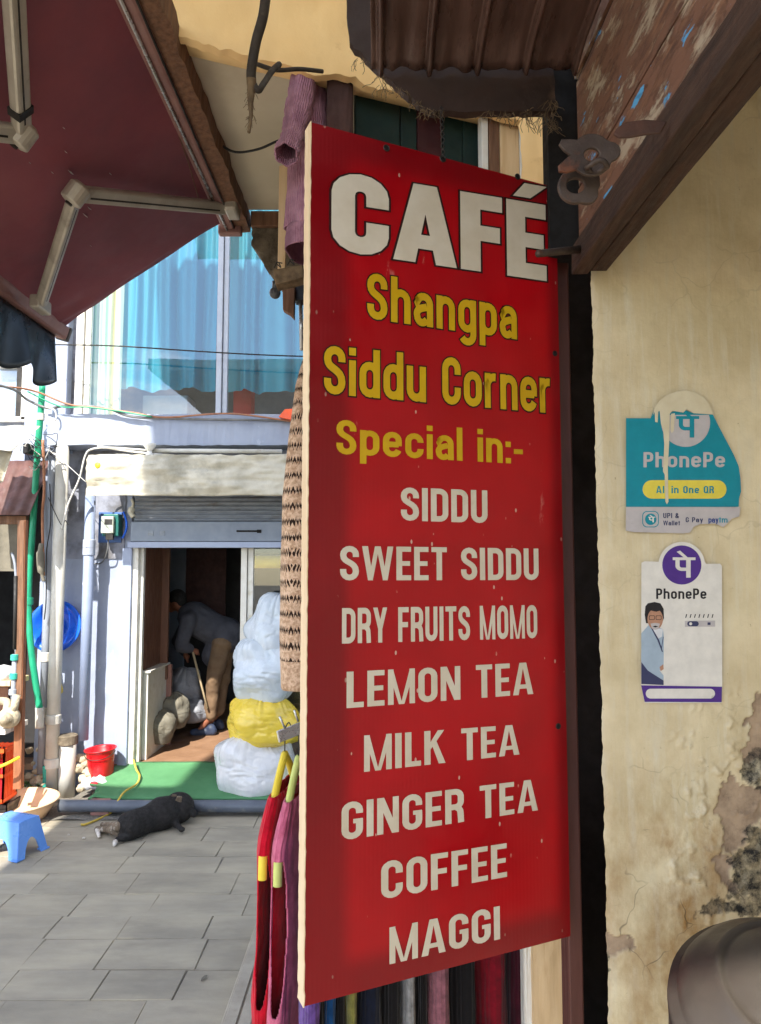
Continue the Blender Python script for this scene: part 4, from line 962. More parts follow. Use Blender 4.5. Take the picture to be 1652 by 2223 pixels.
ring_plate(1285, 335, 46, 17, 1.0, .006, ((158,30,.32),(204,34,.32),(10,18,.5)), 'hasp_ring')
ring_plate(1250, 402, 38, 20, 1.03, .008, ((330,16,.7),(25,18,.6)), 'staple_ring')
g = MB(); c = at(1296,362,.99); g.tube([c + V((.014*math.cos(a), .014*math.sin(a), .002*math.sin(3*a))) for a in [math.pi*2*k/16 for k in range(16)]], .004, 8, closed=True); build(g, 'link', 'iron', fl, smooth=True)

# ---------------------------------------------------------------- payment stickers
WN = V((0,-1,0)); SY = WY - .006
def st(zx, zy, d): return at(1248.2 + zx*.36607, 759.8 + zy*.36607, SY) + V((0, -d, 0))
def flat(poly, d, m, nm, par, jit=0):
    g = MB(); ps = [st(x + (jit*nz(x*.03, y*.03) if jit else 0), y + (jit*nz(x*.03, y*.03, 9) if jit else 0), d) for x, y in poly]
    nrm = sum(((ps[i]-ps[0]).cross(ps[(i+1) % len(ps)]-ps[0]) for i in range(1, len(ps)-1)), V((0,0,0)))
    if nrm.y > 0: ps = ps[::-1]
    g.add(ps, [tuple(range(len(ps)))]); return build(g, nm, m, par)
def circ(cx, cy, r, n=36, a0=0, a1=360): return [(cx + r*math.cos(R(a0 + (a1-a0)*k/n)), cy - r*math.sin(R(a0 + (a1-a0)*k/n))) for k in range(n + (0 if a1-a0 == 360 else 1))]
def pill(x0, y0, x1, y1):
    r = (y1-y0)/2; return circ(x1-r, y0+r, r, 14, 90, -90) + circ(x0+r, y0+r, r, 14, 270, 90)
def rrect(x0, y0, x1, y1, r): return circ(x1-r,y0+r,r,6,90,0) + circ(x1-r,y1-r,r,6,0,-90) + circ(x0+r,y1-r,r,6,270,180) + circ(x0+r,y0+r,r,6,180,90)
def stext(txt, x0, x1, base, top, d, m, par, gap=.11):
    g = MB(); lettering(g, txt, lambda u, v, dz: st(x0 + (x1-x0)*u, base - (base-top)*v, d + dz*.3), gap); return build(g, 'lettering', m, par)
s1 = thing('sticker', st(640,1085,0), 'torn teal payment sticker partly painted over on the cream wall', 'sticker')
flat([(302,405),(448,405),(455,385),(470,352),(490,350),(560,372),(640,352),(700,375),(815,380),(850,450),(900,545),(940,620),(970,690),(980,760),(984,840),(972,880),(970,930),(302,930)], .0008, 'teal_print', 'print', s1)
flat([(302,931),(978,931),(974,985),(930,1000),(880,1050),(830,1030),(740,1035),(700,1050),(680,1085),(640,1088),(350,1080),(302,1072)], .0008, 'grey_print', 'strip', s1, 6)
flat([p for p in circ(655,430,145,60) if p[1] > 372] , .0011, 'grey_print', 'logo_disc', s1)
stext('\u092a', 590, 712, 520, 395, .0015, 'teal_print', s1)
stext('PhonePe', 405, 888, 696, 606, .0013, 'grey_print', s1)
flat(pill(400,772,897,882), .0012, 'yellow_print', 'pill', s1); stext('All in One QR', 480, 822, 850, 807, .0015, 'teal_print', s1, .12)
flat(rrect(398,955,496,1052,28), .0010, 'teal_print', 'icon', s1); flat(rrect(403,960,491,1047,24), .0012, 'grey_print', 'icon', s1); flat(circ(448,1004,34), .0014, 'teal_print', 'icon', s1); stext('\u092a', 430, 468, 1022, 990, .0017, 'white_print', s1)
stext('UPI &', 522, 615, 997, 967, .0012, 'navy_print', s1, .12); stext('Wallet', 522, 622, 1040, 1012, .0012, 'navy_print', s1, .12)
stext('G Pay', 655, 758, 1022, 992, .0012, 'navy_print', s1, .12); stext('pay', 790, 850, 1024, 990, .0012, 'blue_print', s1, .06); stext('tm', 852, 903, 1024, 990, .0012, 'teal_print', s1, .06)
pm = MAT['peeling_wall']
def drip(poly, d, nm='paint_drip'):
    g = MB(); ps = [st(x, y, d) for x, y in poly]; g.prism(ps, (0, .0004, 0)); return build(g, nm, 'drip_cream', s1)
mat('drip_cream', (212,200,170), (200,186,154), 20, .5, .12, 60)
drip([(458,392),(470,345),(500,300),(545,268),(600,248),(660,243),(715,255),(765,285),(800,330),(818,384),(760,380),(700,376),(660,352),(640,372),(600,366),(575,362),(560,380),(556,560),(548,700),(552,900),(543,915),(534,900),(530,740),(520,720),(528,560),(520,470),(508,440),(500,362),(492,366),(488,430),(474,428),(470,368)], .0022)
drip([(568,380),(590,376),(584,480),(572,494),(564,478)], .0021)
s2 = thing('sticker', st(632,2090,0), 'white and purple payment sticker with a printed man, below the teal one', 'sticker')
flat([(393,1262),(412,1253),(492,1256)] + circ(632,1276,138,24,172,8)[0:] + [(776,1268),(858,1268),(870,1280),(872,1990),(868,2092),(412,2092),(398,2020),(391,1990)], .0010, 'white_print', 'print', s2)
flat(circ(632,1275,116,40), .0014, 'purple_print', 'logo_disc', s2); stext('\u092a', 570, 690, 1350, 1232, .0018, 'white_print', s2)
stext('PhonePe', 480, 778, 1476, 1414, .0014, 'black_print', s2)
flat([(391,1988),(870,1996),(868,2088),(412,2086)], .0014, 'purple_print', 'band', s2); flat(pill(418,2008,828,2066), .0017, 'white_print', 'pill', s2)
pf = flat([(392,1680),(440,1625),(520,1655),(526,1700),(524,1870),(500,1900),(524,1930),(524,1984),(420,1980),(392,1975)], .0013, 'suit_print', 'portrait', s2)
flat([(440,1628),(470,1650),(520,1655),(514,1700),(490,1712)], .00145, 'shirt_print', 'collar', s2)
flat([(416,1520),(430,1502),(470,1494),(505,1502),(524,1535),(526,1590),(514,1620),(420,1620),(412,1570)], .0015, 'black_print', 'hair', s2)
flat(circ(474,1595,1,26)[:0] + [(474 + 46*math.cos(R(a)), 1596 + 62*math.sin(R(a))) for a in range(0,360,14)], .0017, 'face_print', 'face', s2)
flat([(428,1550),(450,1545),(480,1552),(520,1540),(505,1515),(445,1515)], .0018, 'black_print', 'hair', s2)
for cx in (454, 494): flat(rrect(cx-17,1574,cx+17,1600,6), .0019, 'black_print', 'glasses', s2); flat(rrect(cx-14,1577,cx+14,1597,5), .0021, 'face_print', 'glasses', s2)
flat([(446,1622),(474,1618),(502,1622),(494,1650),(474,1660),(454,1650)], .00185, 'grey_print', 'beard', s2)
flat([(440,1632),(446,1630),(498,1720),(520,1790),(514,1790),(488,1722)], .00155, 'navy_print', 'lapel', s2); flat([(520,1700),(524,1700),(512,1780),(508,1776)], .00155, 'navy_print', 'lapel', s2); flat([(500,1880),(522,1862),(524,1892),(506,1904)], .0016, 'face_print', 'hand', s2)
flat([(458,1640),(474,1634),(492,1640),(474,1645)], .0019, 'hair', 'mouth', s2)
flat([(392,1850),(430,1900),(524,1960),(524,1986),(392,1980)], .0016, 'navy_print', 'shade_band', s2)
for k in range(7):
    x = 652 + k*26; flat([(x+6,1566),(x+12,1566),(x+6,1588),(x,1588)], .0013, 'black_print', 'scribble', s2)
flat([(650,1606),(830,1604),(830,1640),(650,1642)], .0013, 'grey_print', 'badge', s2); flat(pill(664,1608,732,1638), .0016, 'navy_print', 'badge', s2); flat(circ(684,1623,9,16), .0018, 'white_print', 'badge', s2)
flat([(784,1615),(802,1615),(802,1630),(784,1630)], .0016, 'navy_print', 'badge', s2)

# ---------------------------------------------------------------- metal lid, lower right
g = MB(); c = at(1752,2222,1.12); ax = V((-.05,-.34,1)).normalized()
prof = [(.0,.092),(.02,.092),(.05,.088),(.085,.079),(.11,.069),(.118,.062),(.122,.067),(.128,.066),(.133,.058),(.155,.042),(.172,.026),(.18,.012),(.181,.004),(.193,0),(.194,-.014),(.19,-.018),(.188,-.024),(.192,-.03),(.19,-.05),(.18,-.3)]
lid = thing('cooking_pot', c - ax*.3, 'large dull grey metal pot with domed lid in the lower right corner', 'pot')
g.lathe(c, prof[:15], 72, ax, cap0=False, cap1=False); build(g, 'lid', 'pot', lid, smooth=True)
g = MB(); g.lathe(c, prof[16:], 72, ax, cap0=False); build(g, 'pot_body', 'pot', lid, smooth=True)

# ================================================================ CLOTHES
def garment(name, C, h, prof, m, label, cat, arm=None, seed=0, fold=.006, fr=5, nv=70, nu=72, group=None, parent=None, thin=.004):
    # C: point under the hanger hook (x, y); h: direction of the hanger towards the lane; prof: (z, half length, half thickness, shift)
    h = V((h[0], h[1], 0)).normalized(); n = V((-h.y, h.x, 0)); g = MB(); uv = []
    zs = [p[0] for p in prof]; z0, z1 = zs[0], zs[-1]
    def at_z(t):
        z = z0 + (z1-z0)*t
        for a, b in zip(prof[:-1], prof[1:]):
            if a[0] >= z >= b[0]:
                k = (a[0]-z)/max(1e-6, a[0]-b[0]); k = k*k*(3-2*k) if len(a) > 4 else k
                return z, [a[i] + (b[i]-a[i])*k for i in (1,2,3)]
        return z, list(prof[-1][1:4])
    def fn(u, v):
        z, (L, T, s) = at_z(v); a = 2*math.pi*u
        f = fold*(.3 + v)*math.sin(a*fr + 3*nz(v*2, seed) ) + fold*.8*nz(math.cos(a)*3, math.sin(a)*3 + v*7, seed)
        ca, sa = math.cos(a), math.sin(a)
        return V((C[0], C[1], z)) + h*(ca*L + s) + n*((abs(sa)**.75)*(1 if sa > 0 else -1)*T + f*(1 if sa > 0 else -1)*min(1, abs(sa)*2)) + h*f*.5
    sk = None
    if arm:
        def sk(u, v):
            z = z0 + (z1-z0)*v; a = min(u, 1-u)*2*math.pi
            t = (arm[0]-z)/(arm[0]-arm[1])
            return 0 < t < 1 and a < arm[2]*math.sin(math.pi*min(.98, .1 + t*.9))**.6
    g.grid(fn, nu, nv, cu=True, skip=sk)
    for j in range(nv + 1):
        for i in range(nu): uv.append((abs(i/nu*2-1), 1-j/nv))
    return build(g, name, m, parent, label, cat, group, uv=uv, smooth=True, solid=thin)
def hanger(C, h, z, L, drop, m, par, tip=True):
    h = V((h[0], h[1], 0)).normalized(); c = V((C[0], C[1], z))
    g = MB(); g.tube(spline([c + V((0,0,.02)), c + h*L*.35 + V((0,0,-drop*.22)), c + h*L*.8 + V((0,0,-drop*.75)), c + h*(L+.004) + V((0,0,-drop)), c + h*(L+.012) + V((0,0,-drop-.075))], 8), [.012]*24 + [.013]*9, 10)
    g.tube(spline([c + V((0,0,.02)), c - h*L*.35 + V((0,0,-drop*.22)), c - h*L + V((0,0,-drop))], 6), .012, 10)
    o = build(g, 'hanger', m, par, smooth=True)
    return o
mat('hanger_yellow', (240,212,70), (228,198,54), 6, .4, .05); mat('hanger_lime', (206,212,120), (190,198,104), 6, .4, .05)
# rail bracket with pins
RY = 2.24
rb = thing('display_rail', at(625,1600,RY), 'bright steel display rail with upright pins behind the sign', 'rail')
ra, rbb = at(603,1600,RY-.03), at(700,1562,RY+.05)
g = MB(); g.bar(ra, rbb, .012, .036); build(g, 'rail', 'steel', rb, bevel=.003)
for a, b in (((607,1556),(619,1582)),((639,1542),(647,1566))):
    g = MB(); g.tube([at(*a,RY-.04), at(*b,RY-.03)], .0035, 8); build(g, 'pin', 'steel', rb, smooth=True)
hd = (-.14, -1)
def vest(px, Yc, m, hm, label, zt, seed, lean=0, hue='red'):
    c = at(px, 1650, Yc); C = (c.x, c.y)
    t = thing('knitted_vest', (c.x, c.y, zt-1.1), label, 'vest', 'sleeveless knitted vests on plastic hangers')
    prof = [(zt-.075,.135,.017,.0),(zt-.085,.142,.024,.0),(zt-.13,.185,.03,.0),(zt-.175,.215,.034,.005),(zt-.21,.226,.035,.008),(zt-.30,.228,.036,.01),(zt-.5,.222,.037,.012),(zt-.62,.228,.042,.02),(zt-.68,.23,.037,.02),(zt-.9,.222,.034,.02),(zt-1.1,.22,.036,.02)]
    garment('vest_body', C, hd, prof, m, None, None, arm=(zt-.205, zt-.62, .62), seed=seed, fold=.005, fr=7, parent=t, nv=170, nu=130)
    hg = hanger(C, hd, zt, .212, .20, hm, t)
    g = MB(); g.tube(spline([V((c.x,c.y,zt)), V((c.x,c.y,zt+.06)), V((c.x+.002,c.y,zt+.1)), V((c.x+.012,c.y,zt+.118)), V((c.x+.022,c.y,zt+.1))], 6), .002, 8); build(g, 'hook', 'dark_steel', hg, smooth=True)
z_top = Z(1650, 2.33)
vest(618, 2.33, 'red_knit', 'hanger_yellow', 'bright red sleeveless knit vest on a yellow hanger left of the sign', z_top, 1)
vest(648, 2.3, 'pink_knit', 'hanger_lime', 'pink sleeveless knit vest on a lime hanger beside the red vest', z_top - .005, 4)
# patterned poncho
c = at(662, 1200, 2.42)
zf = lambda py: Z(py, 2.3)
prof = [(zf(770),.06,.012,0),(zf(830),.1,.03,0),(zf(950),.13,.052,0),(zf(1080),.15,.07,0),(zf(1250),.155,.074,0),(zf(1440),.155,.073,0),(zf(1498),.15,.07,0)]
garment('poncho', (c.x+.012,c.y), (-.25,-1), prof, 'hound_knit', 'beige knitted poncho with rows of brown zigzag pattern hanging left of the sign', 'poncho', seed=8, fold=.004, fr=3, nv=60)
# lilac sweater
c = at(674, 300, 2.2); lz = lambda py: Z(py, 2.14)
ls = thing('sweater', (c.x, c.y, lz(560)), 'lilac cable knit sweater hanging above the left corner of the sign', 'sweater')
prof = [(3.43,.07,.052,0),(lz(230),.085,.056,.0),(lz(330),.09,.05,0),(lz(400),.095,.054,0),(lz(460),.095,.06,0),(lz(492),.095,.064,0)]
garment('sweater_body', (c.x,c.y), (-.3,-1), prof, 'lilac_knit', None, None, seed=12, fold=.006, fr=6, parent=ls)
prof = [(lz(490),.095,.062,0),(lz(515),.096,.066,0),(lz(536),.095,.066,0)]
garment('hem', (c.x,c.y), (-.3,-1), prof, 'lilac_rib', None, None, seed=12, fold=.002, fr=6, parent=ls, nv=14)
g = MB(); pts = spline([at(664,150,2.1), at(652,215,2.09), at(641,265,2.07), at(632,305,2.04), at(621,336,2.0)], 8); uv = []
rs = [.034 + .004*math.sin(i*.2) + .0015*math.sin(i*1.9) for i in range(len(pts))]; rs[-3:] = [.036, .034, .033]
g.tube(pts, rs, 24, cap=False)
for i in range(len(pts)):
    for k in range(24): uv.append((k/24, i/len(pts)))
for q, p in enumerate(g.v):
    k = q % 24; i = q // 24; cc = pts[i]; p += (p - cc)*(.09*math.sin(k*math.pi*2/24*6 + 1.2*math.sin(i*.9)))
build(g, 'sleeve', 'lilac_knit', ls, uv=uv, smooth=True, solid=.004)
# brown scarf beside it, green boards of the shop's shutter
c = at(738, 220, 2.13); garment('scarf', (c.x,c.y), (1,.3), [(3.42,.04,.012,0),(3.1,.042,.014,0),(2.7,.044,.015,0)], 'dark_brown_cloth', 'dark brown woollen scarf hanging right of the lilac sweater', 'scarf', seed=3, fold=.003)
def front(p0, p1, back, th, m, nm, z0=2.3, z1=3.5):
    P = FA - FN*back; a = onplane(p0, 300, P, FN); b = onplane(p1, 300, P, FN); g = MB()
    g.prism([V((a.x,a.y,z0)), V((b.x,b.y,z0)), V((b.x,b.y,z1)), V((a.x,a.y,z1))], -FN*th); return build(g, nm, m, nb, bevel=.003)
for k, (p0, p1, m) in enumerate(((772,868,'dark_green'),(870,905,'dark_green'),(907,960,'dark_red'),(962,1004,'dark_green'),(1006,1044,'dark_green'))):
    front(p0, p1, .09 + .006*(k % 2), .02, m, 'shutter_board')
for p0, p1, m, Yk, z0 in ((1046,1060,'white_frame',2.66,2.3),(1062,1084,'brown_wood',2.68,2.3),(1086,1127,'pale_wood',2.66,2.3),(1128,1134,'white_frame',2.64,2.3)):
    front(p0, p1, .04 + .02*(Yk-2.64), .03, m, 'door_frame')
g = MB()
x0, x1 = X(1146,2.12), X(1212,2.12)
g.grid(lambda u, v: (x0 + u*(x1-x0) + .012*fbm(v*14, 1, 0)*(u < .02), 2.12 + .006*fbm(u*5, v*9, 0), 2.5 + v*1.1), 10, 60); build(g, 'plaster_pier', 'ochre_plaster', nb, smooth=True)
for p0, p1, m, Yk in ((1124,1140,'white_frame',2.05),(1144,1232,'pale_wood',2.02)):
    g = MB(); x0, x1 = X(p0,Yk), X(p1,Yk)
    g.grid(lambda u, v: (x0 + (x1-x0)*u, Yk + .0025*nz(u*4, v*20, 3), .06 + v*1.3), 8, 60); g.box((x0,Yk+.006,.06),(x1,Yk+.05,1.36))
    build(g, 'door_frame', m, nb, smooth=False)
# wares under the sign
wares = [(676,22,'purple','violet wool garment hanging under the left corner of the sign',1.98),(690,14,'black','narrow black garment hanging between the violet and blue ones',2.02),(712,18,'blue','blue garment hanging under the sign next to the violet one',2.03),(735,12,'black','black garment hanging between the blue and olive ones',2.06),
         (757,14,'olive','olive green garment hanging under the sign',2.06),(795,30,'navy','navy blue garment hanging right of the olive one',2.1),(840,24,'black','black garment hanging left of the grey one',2.13),(876,17,'grey','light grey cable garment hanging under the sign',2.14),(902,12,'black','black garment hanging between the grey and rose ones',2.17),
         (938,27,'rose','dusty rose garment hanging under the middle of the sign',2.18),(990,30,'black','black garment hanging right of the rose one',2.22),(1050,36,'crimson','dark crimson garment hanging under the right half of the sign',2.26),(1106,24,'wine','wine coloured garment next to the wooden door frame',2.3)]
for i, (px, hw, m, lb, Y) in enumerate(wares):
    c = at(px, 2130, Y); T = hw/1620*Y
    garment('hanging_garment', (c.x, c.y), (.1,-1), [(1.16,.12,T*.9,0),(1.1,.14,T,0),(.8,.14,T*1.05,0),(.4,.14,T*.98,0)], m + '_wool', lb, 'garment', seed=20+i, fold=.005, fr=6, nv=30, nu=48, group='garments hanging under the sign')
# odds and ends left of the sign
g = MB(); g.prism([at(606,360,2.5), at(626,355,2.5), at(618,612,2.5), at(602,612,2.5)], (0,.02,0)); build(g, 'wooden_lath', 'pale_wood', label='pale wooden lath behind the lilac sweater', cat='lath', bevel=.002)
g = MB(); g.prism([at(591,585,2.2), at(657,574,2.2), at(659,602,2.2), at(598,618,2.2)], (0,.06,0)); pk = build(g, 'wooden_block', 'dry_root', label='grey weathered wooden block below the lilac sweater', cat='wood', bevel=.003)
for px, py in ((603,578),(632,572)):
    g = MB(); p = at(px, py, 2.21); g.tube(spline([p + V((-.012,0,-.006)), p + V((0,-.004,.012)), p + V((.01,0,-.004)), p + V((-.006,.004,.014)), p + V((.014,0,.01))], 5), .0018, 6); build(g, 'wire_knot', 'dark_steel', pk, smooth=True)
g = MB(); g.prism([at(613,616,2.4), at(640,612,2.4), at(638,690,2.4), at(628,680,2.4), at(614,672,2.4)], (0,.03,0)); build(g, 'cardboard_flap', 'brown_wood', label='brown cardboard flap hanging under the wooden block', cat='cardboard', bevel=.002)
g = MB(); p = at(597,636,2.8); g.ball(p, (.023,.023,.024), 20, 14); g.lathe(p + V((0,0,.018)), [(.012,0),(.012,.03)], 12); g.lathe(p + V((0,-.022,0)), [(.006,0),(.005,-.003)], 12, (0,1,0)); build(g, 'round_lamp', 'lamp_grey', label='small grey round lamp under the concrete beam end', cat='lamp', smooth=True)
bpe = thing('wall_bracket', at(652,700,2.45), 'black clamp with steel bar at the left edge of the sign', 'bracket')
g = MB(); g.box(at(639,652,2.45), at(664,614,2.5)); build(g, 'clamp', 'black_plastic', bpe, bevel=.004)
g = MB(); g.tube([at(652,640,2.47), at(655,760,2.47)], .007, 10); build(g, 'bar', 'steel', bpe, smooth=True)
g = MB(); p0, p1 = at(606,915,5.9), at(660,885,5.9); g.prism([at(604,905,5.85), at(632,912,5.85), at(660,912,5.85), at(660,885,5.9), at(618,888,5.95)], (0,.2,.02)); build(g, 'orange_cloth', 'orange_plastic', label='orange plastic sheet on the lilac ledge behind the poncho', cat='sheet', bevel=.006)

# ================================================================ ON AND BEFORE THE FACADE
def pipe(pts, r, m, label, name='drain_pipe', seg=20, par=None, cat='pipe'):
    g = MB(); g.tube(pts, r, seg); return build(g, name, m, par, label if not par else None, cat if not par else None, smooth=True)
def upright(px0, px1, py0, py1, Y, m, label, bands=(), name='drain_pipe'):
    xc = X((px0+px1)/2, Y); r = (X(px1,Y)-X(px0,Y))/2; t = thing(name, (xc,Y,Z(py1,Y)), label, 'pipe')
    pipe([V((xc,Y,Z(py0,Y))), V((xc,Y,Z(py1,Y)))], r, m, None, 'pipe_run', par=t)
    for b, bm in bands:
        g = MB(); g.lathe((xc,Y,Z(b,Y)), [(r*1.02,-.045),(r*1.18,-.04),(r*1.18,.03),(r*1.02,.036)], 20); build(g, 'socket', bm, t, smooth=False, bevel=.003)
    return t
upright(97,114,1000,1678,6.02,'grey_pvc','slim grey drain pipe, left of the pair in front of the basin', ((1545,'white_pvc'),(1425,'white_pvc')))
upright(114,141,968,1724,6.0,'white_pvc','thick pale drain pipe, right of the pair in front of the basin', ((1560,'white_pvc'),(1655,'white_pvc')))
upright(181,203,1076,1606,6.1,'blue_pvc','lilac drain pipe between the basin and the meter', ((1180,'lilac_paint'),(1195,'lilac_paint')))
pt = upright(142,177,1602,1730,6.05,'white_pvc','short stubby standing pipe with broken top by the red bucket', ((1604,'rough_concrete'),))
gp = thing('hose_pipe', at(60,1580,5.95), 'bright green plastic pipe climbing the corner of the houses', 'pipe')
for pts, r, m, nm in (([at(92,838,5.96), at(88,900,5.96), at(82,975,5.96), at(72,1130,5.96), at(62,1290,5.96), at(66,1390,5.94), at(75,1465,5.92), at(86,1538,5.9)], .026, 'green_pvc', 'pipe_run'), ([at(86,1536,5.9), at(86,1580,5.9)], .034, 'white_pvc', 'pipe_end')):
    g = MB(); g.tube(spline(pts, 6), r, 14); build(g, nm, m, gp, smooth=True)
for px, py in ((63,1305),(82,985),(88,905)):
    g = MB(); p = at(px, py, 5.96); g.lathe(p, [(.027,-.03),(.033,-.028),(.033,.028),(.027,.03)], 14); build(g, 'coupling', 'green_pvc' if py != 905 else 'white_pvc', gp)
pipe(spline([at(97,1662,5.96), at(97,1708,5.96), at(94,1714,5.96), at(72,1714,5.96)], 6), .016, 'teal_pvc', 'small teal elbow pipe near the ground below the drain pipes', 'elbow_pipe', 12)
pipe(spline([at(93,955,5.9), at(96,1060,5.93), at(92,1120,5.95), at(95,1250,5.95)], 8), .012, 'copper', 'thin copper coloured pipe beside the green pipe', 'copper_pipe', 8)
g = MB(); g.tube(spline([at(90,1180,5.94), at(87,1200,5.93), at(89,1235,5.93), at(95,1262,5.94)], 6), [.02]*6+[.03]*8+[.014]*5, 10); build(g, 'cloth_bundle', 'sack', label='small brown bundle tied to the copper pipe', cat='bundle', smooth=True)
# ground pipe
pipe(spline([at(130,1749,5.62), at(300,1750,5.6), at(480,1750,5.6), at(700,1751,5.6)], 6), .045, 'dark_pvc', 'long grey drain pipe lying on the ground before the green mat', 'ground_pipe')
# basin
bz = thing('basin', at(126,1418,6.2), 'bright blue plastic basin hung on the wall behind the drain pipes', 'basin')
g = MB(); c = at(126,1361,6.24); g.lathe(c, [(.005,-.008),(.09,-.006),(.1,-.0),(.115,.01),(.165,.03),(.178,.06),(.21,.072),(.222,.075),(.224,.082),(.215,.084),(.2,.082),(.172,.07),(.155,.045),(.11,.022),(.1,.014),(.088,.006),(.06,.012),(.05,.02),(.0,.022)], 48, (.06,-1,.16), cap0=False, cap1=False); build(g, 'bowl', 'blue_plastic', bz, smooth=True)
g = MB(); g.ball(at(117,1497,6.12), (.07,.05,.1), 18, 14)
for p in g.v: p += V((nz(p.x*30,p.z*30), nz(p.z*30,p.x*20,4), nz(p.x*20,p.y*30,8)))*.02
build(g, 'yellow_bag', 'yellow_cloth', label='small yellow bag hanging behind the drain pipes under the basin', cat='bag', smooth=True)
# tarp hood over the door
g = MB()
def tp_(u, v):
    x = X(181,5.75) + u*(1.2 - X(181,5.75)); z = Z(1076,5.75) + v*(Z(986,5.75)-Z(1076,5.75)); k = abs(v - .45)
    return (x, 5.75 + .03*fbm(x*1.6, v*2.2, 5) + .05*max(0, v-.45) + .012*fbm(x*5, v*4, 1), z + .008*nz(x*3, v) + (.012*fbm(x*7, 0, 3) if v > .98 else 0))
g.grid(tp_, 120, 24); th = build(g, 'tarp_hood', 'tarp', label='dirty white plastic tarp strip stretched above the shop door', cat='tarp', smooth=True, solid=.002)
g = MB(); g.grid(lambda u, v: tp_(u, 1) + V((0, v*.45, .03*v)) if isinstance(tp_(u,1), V) else V(tp_(u,1)) + V((0, v*.45, .05*v)), 60, 4); build(g, 'tarp_top', 'tarp', th, smooth=True)
g = MB(); p = at(212,1010,5.74); g.lathe(p, [(.001,.006),(.022,.006),(.024,.002),(.024,0)], 20, (0,-1,.1)); build(g, 'yellow_mark', 'yellow_cloth', th, smooth=True)
g = MB(); g.tube([at(320,978,5.9), at(612,980,5.9)], .018, 12); build(g, 'light_tube', 'white_pvc', label='pale horizontal batten under the lilac ledge', cat='batten', smooth=True)
lb_ = thing('ceiling_lamp', at(325,990,5.86), 'white bulb lamp under the lilac ledge above the tarp', 'lamp')
g = MB(); p = at(325,968,5.86); g.lathe(p, [(.05,.02),(.05,.0),(.03,-.03),(.022,-.04)], 20); build(g, 'holder', 'white_frame', lb_, smooth=True)
g = MB(); g.lathe(p, [(.018,-.04),(.024,-.06),(.034,-.085),(.03,-.11),(.012,-.125)], 18); build(g, 'glass_bulb', 'bulb', lb_, smooth=True)
# tarp of the neighbour
g = MB(); g.grid(lambda u, v: V(at(-40 + 128*u, 922 + 3*u, 5.7)) + V((0, -.0 - .5*(1-v)*.9, -.28*(1-v) + .02*nz(u*4, v*4))) , 24, 14)
nt_ = build(g, 'tarp_sheet', 'tarp', label='pale canvas sheet at the left edge over the dark shed', cat='tarp', smooth=True, solid=.002)
g = MB(); g.grid(lambda u, v: V(at(-30 + 56*u - 16*v*u, 978 + 84*v*(1 - .25*u), 5.35)) + V((0, .03*math.sin(u*9 + v), 0)), 16, 14); build(g, 'tarp_flap', 'tarp', nt_, smooth=True, solid=.002)
# meter
mt = thing('electric_meter', at(236,1172,6.25), 'small green and white electric meter box beside the shutter', 'meter')
g = MB(); g.box((X(212,6.28),6.27,Z(1178,6.28)),(X(262,6.28),6.285,Z(1112,6.28))); build(g, 'back_plate', 'plate_blue', mt, bevel=.002)
g = MB(); g.box((X(222,6.2),6.17,Z(1164,6.2)),(X(258,6.2),6.268,Z(1116,6.2))); build(g, 'case', 'meter_green', mt, bevel=.008)
g = MB(); g.box((X(219,6.16),6.13,Z(1158,6.16)),(X(246,6.16),6.168,Z(1121,6.16))); fc = build(g, 'face', 'meter_face', mt, bevel=.006)
g = MB(); g.box((X(224,6.13),6.126,Z(1139,6.13)),(X(241,6.13),6.1295,Z(1127,6.13))); build(g, 'display', 'dark_steel', fc)
g = MB(); g.box((X(228,6.15),6.14,Z(1172,6.15)),(X(244,6.15),6.17,Z(1158.5,6.15))); build(g, 'terminal_cover', 'dark_steel', mt, bevel=.003)
g = MB(); g.tube(spline([at(235,1172,6.16), at(233,1195,6.18), at(226,1215,6.24), at(214,1224,6.27), at(188,1222,6.25)], 6), .006, 8); build(g, 'lead', 'grey_cable', mt, smooth=True)
cable([at(268,1112,6.24), at(274,1130,6.2), at(274,1150,6.2), at(266,1168,6.24)], .01, 'blue_plastic', 'blue hose loop beside the electric meter', 'hose')
# cables over the ledge
cable([at(-20,832,5.6), at(30,846,5.75), at(60,868,5.9), at(105,886,5.94), at(150,880,5.94), at(230,886,5.94), at(290,905,5.94), at(420,910,5.94), at(560,912,5.94), at(640,915,5.94)], .011, 'grey_cable', 'thick grey cable sagging along the lilac ledge')
cable([at(-20,838,5.62), at(40,842,5.78), at(84,852,5.9), at(150,878,5.93), at(215,886,5.93), at(290,896,5.93), at(360,906,5.93), at(500,898,5.93), at(640,916,5.93)], .008, 'copper', 'brown cable running with the grey one along the ledge')
cable([at(60,850,5.9), at(130,882,5.92), at(188,884,5.92), at(260,893,5.92), at(330,905,5.92)], .006, 'green_pvc', 'thin green cable along the left part of the ledge')
cable([at(100,884,5.93), at(118,890,5.92), at(122,905,5.92), at(119,914,5.92)], .007, 'white_cable', 'short loose cable end hanging over the ledge corner')
cable([at(45,850,5.85), at(80,838,5.9), at(112,830,5.92)], .004, 'white_cable', 'thin white cord crossing to the awning valance', 'cord')
cable([at(105,748,5.9), at(250,751,5.9), at(420,762,5.9), at(560,770,5.9), at(700,775,5.9)], .006, 'black_rubber', 'thin dark cable stretched across the upper window')
cable([at(330,978,5.88), at(240,972,5.88), at(200,975,5.88), at(185,990,5.88), at(172,1040,5.88), at(148,1095,5.9), at(134,1150,5.92)], .008, 'white_cable', 'white cable hanging from the ledge down past the drain pipe')
cable([at(212,968,5.9), at(300,982,5.88), at(450,994,5.86), at(560,992,5.86), at(640,986,5.86)], .009, 'white_cable', 'white cable sagging above the tarp strip')
cable([at(116,982,5.92), at(150,1013,5.84), at(186,1046,5.75)], .003, 'white_cable', 'thin stay cord from the corner to the tarp strip', 'cord')
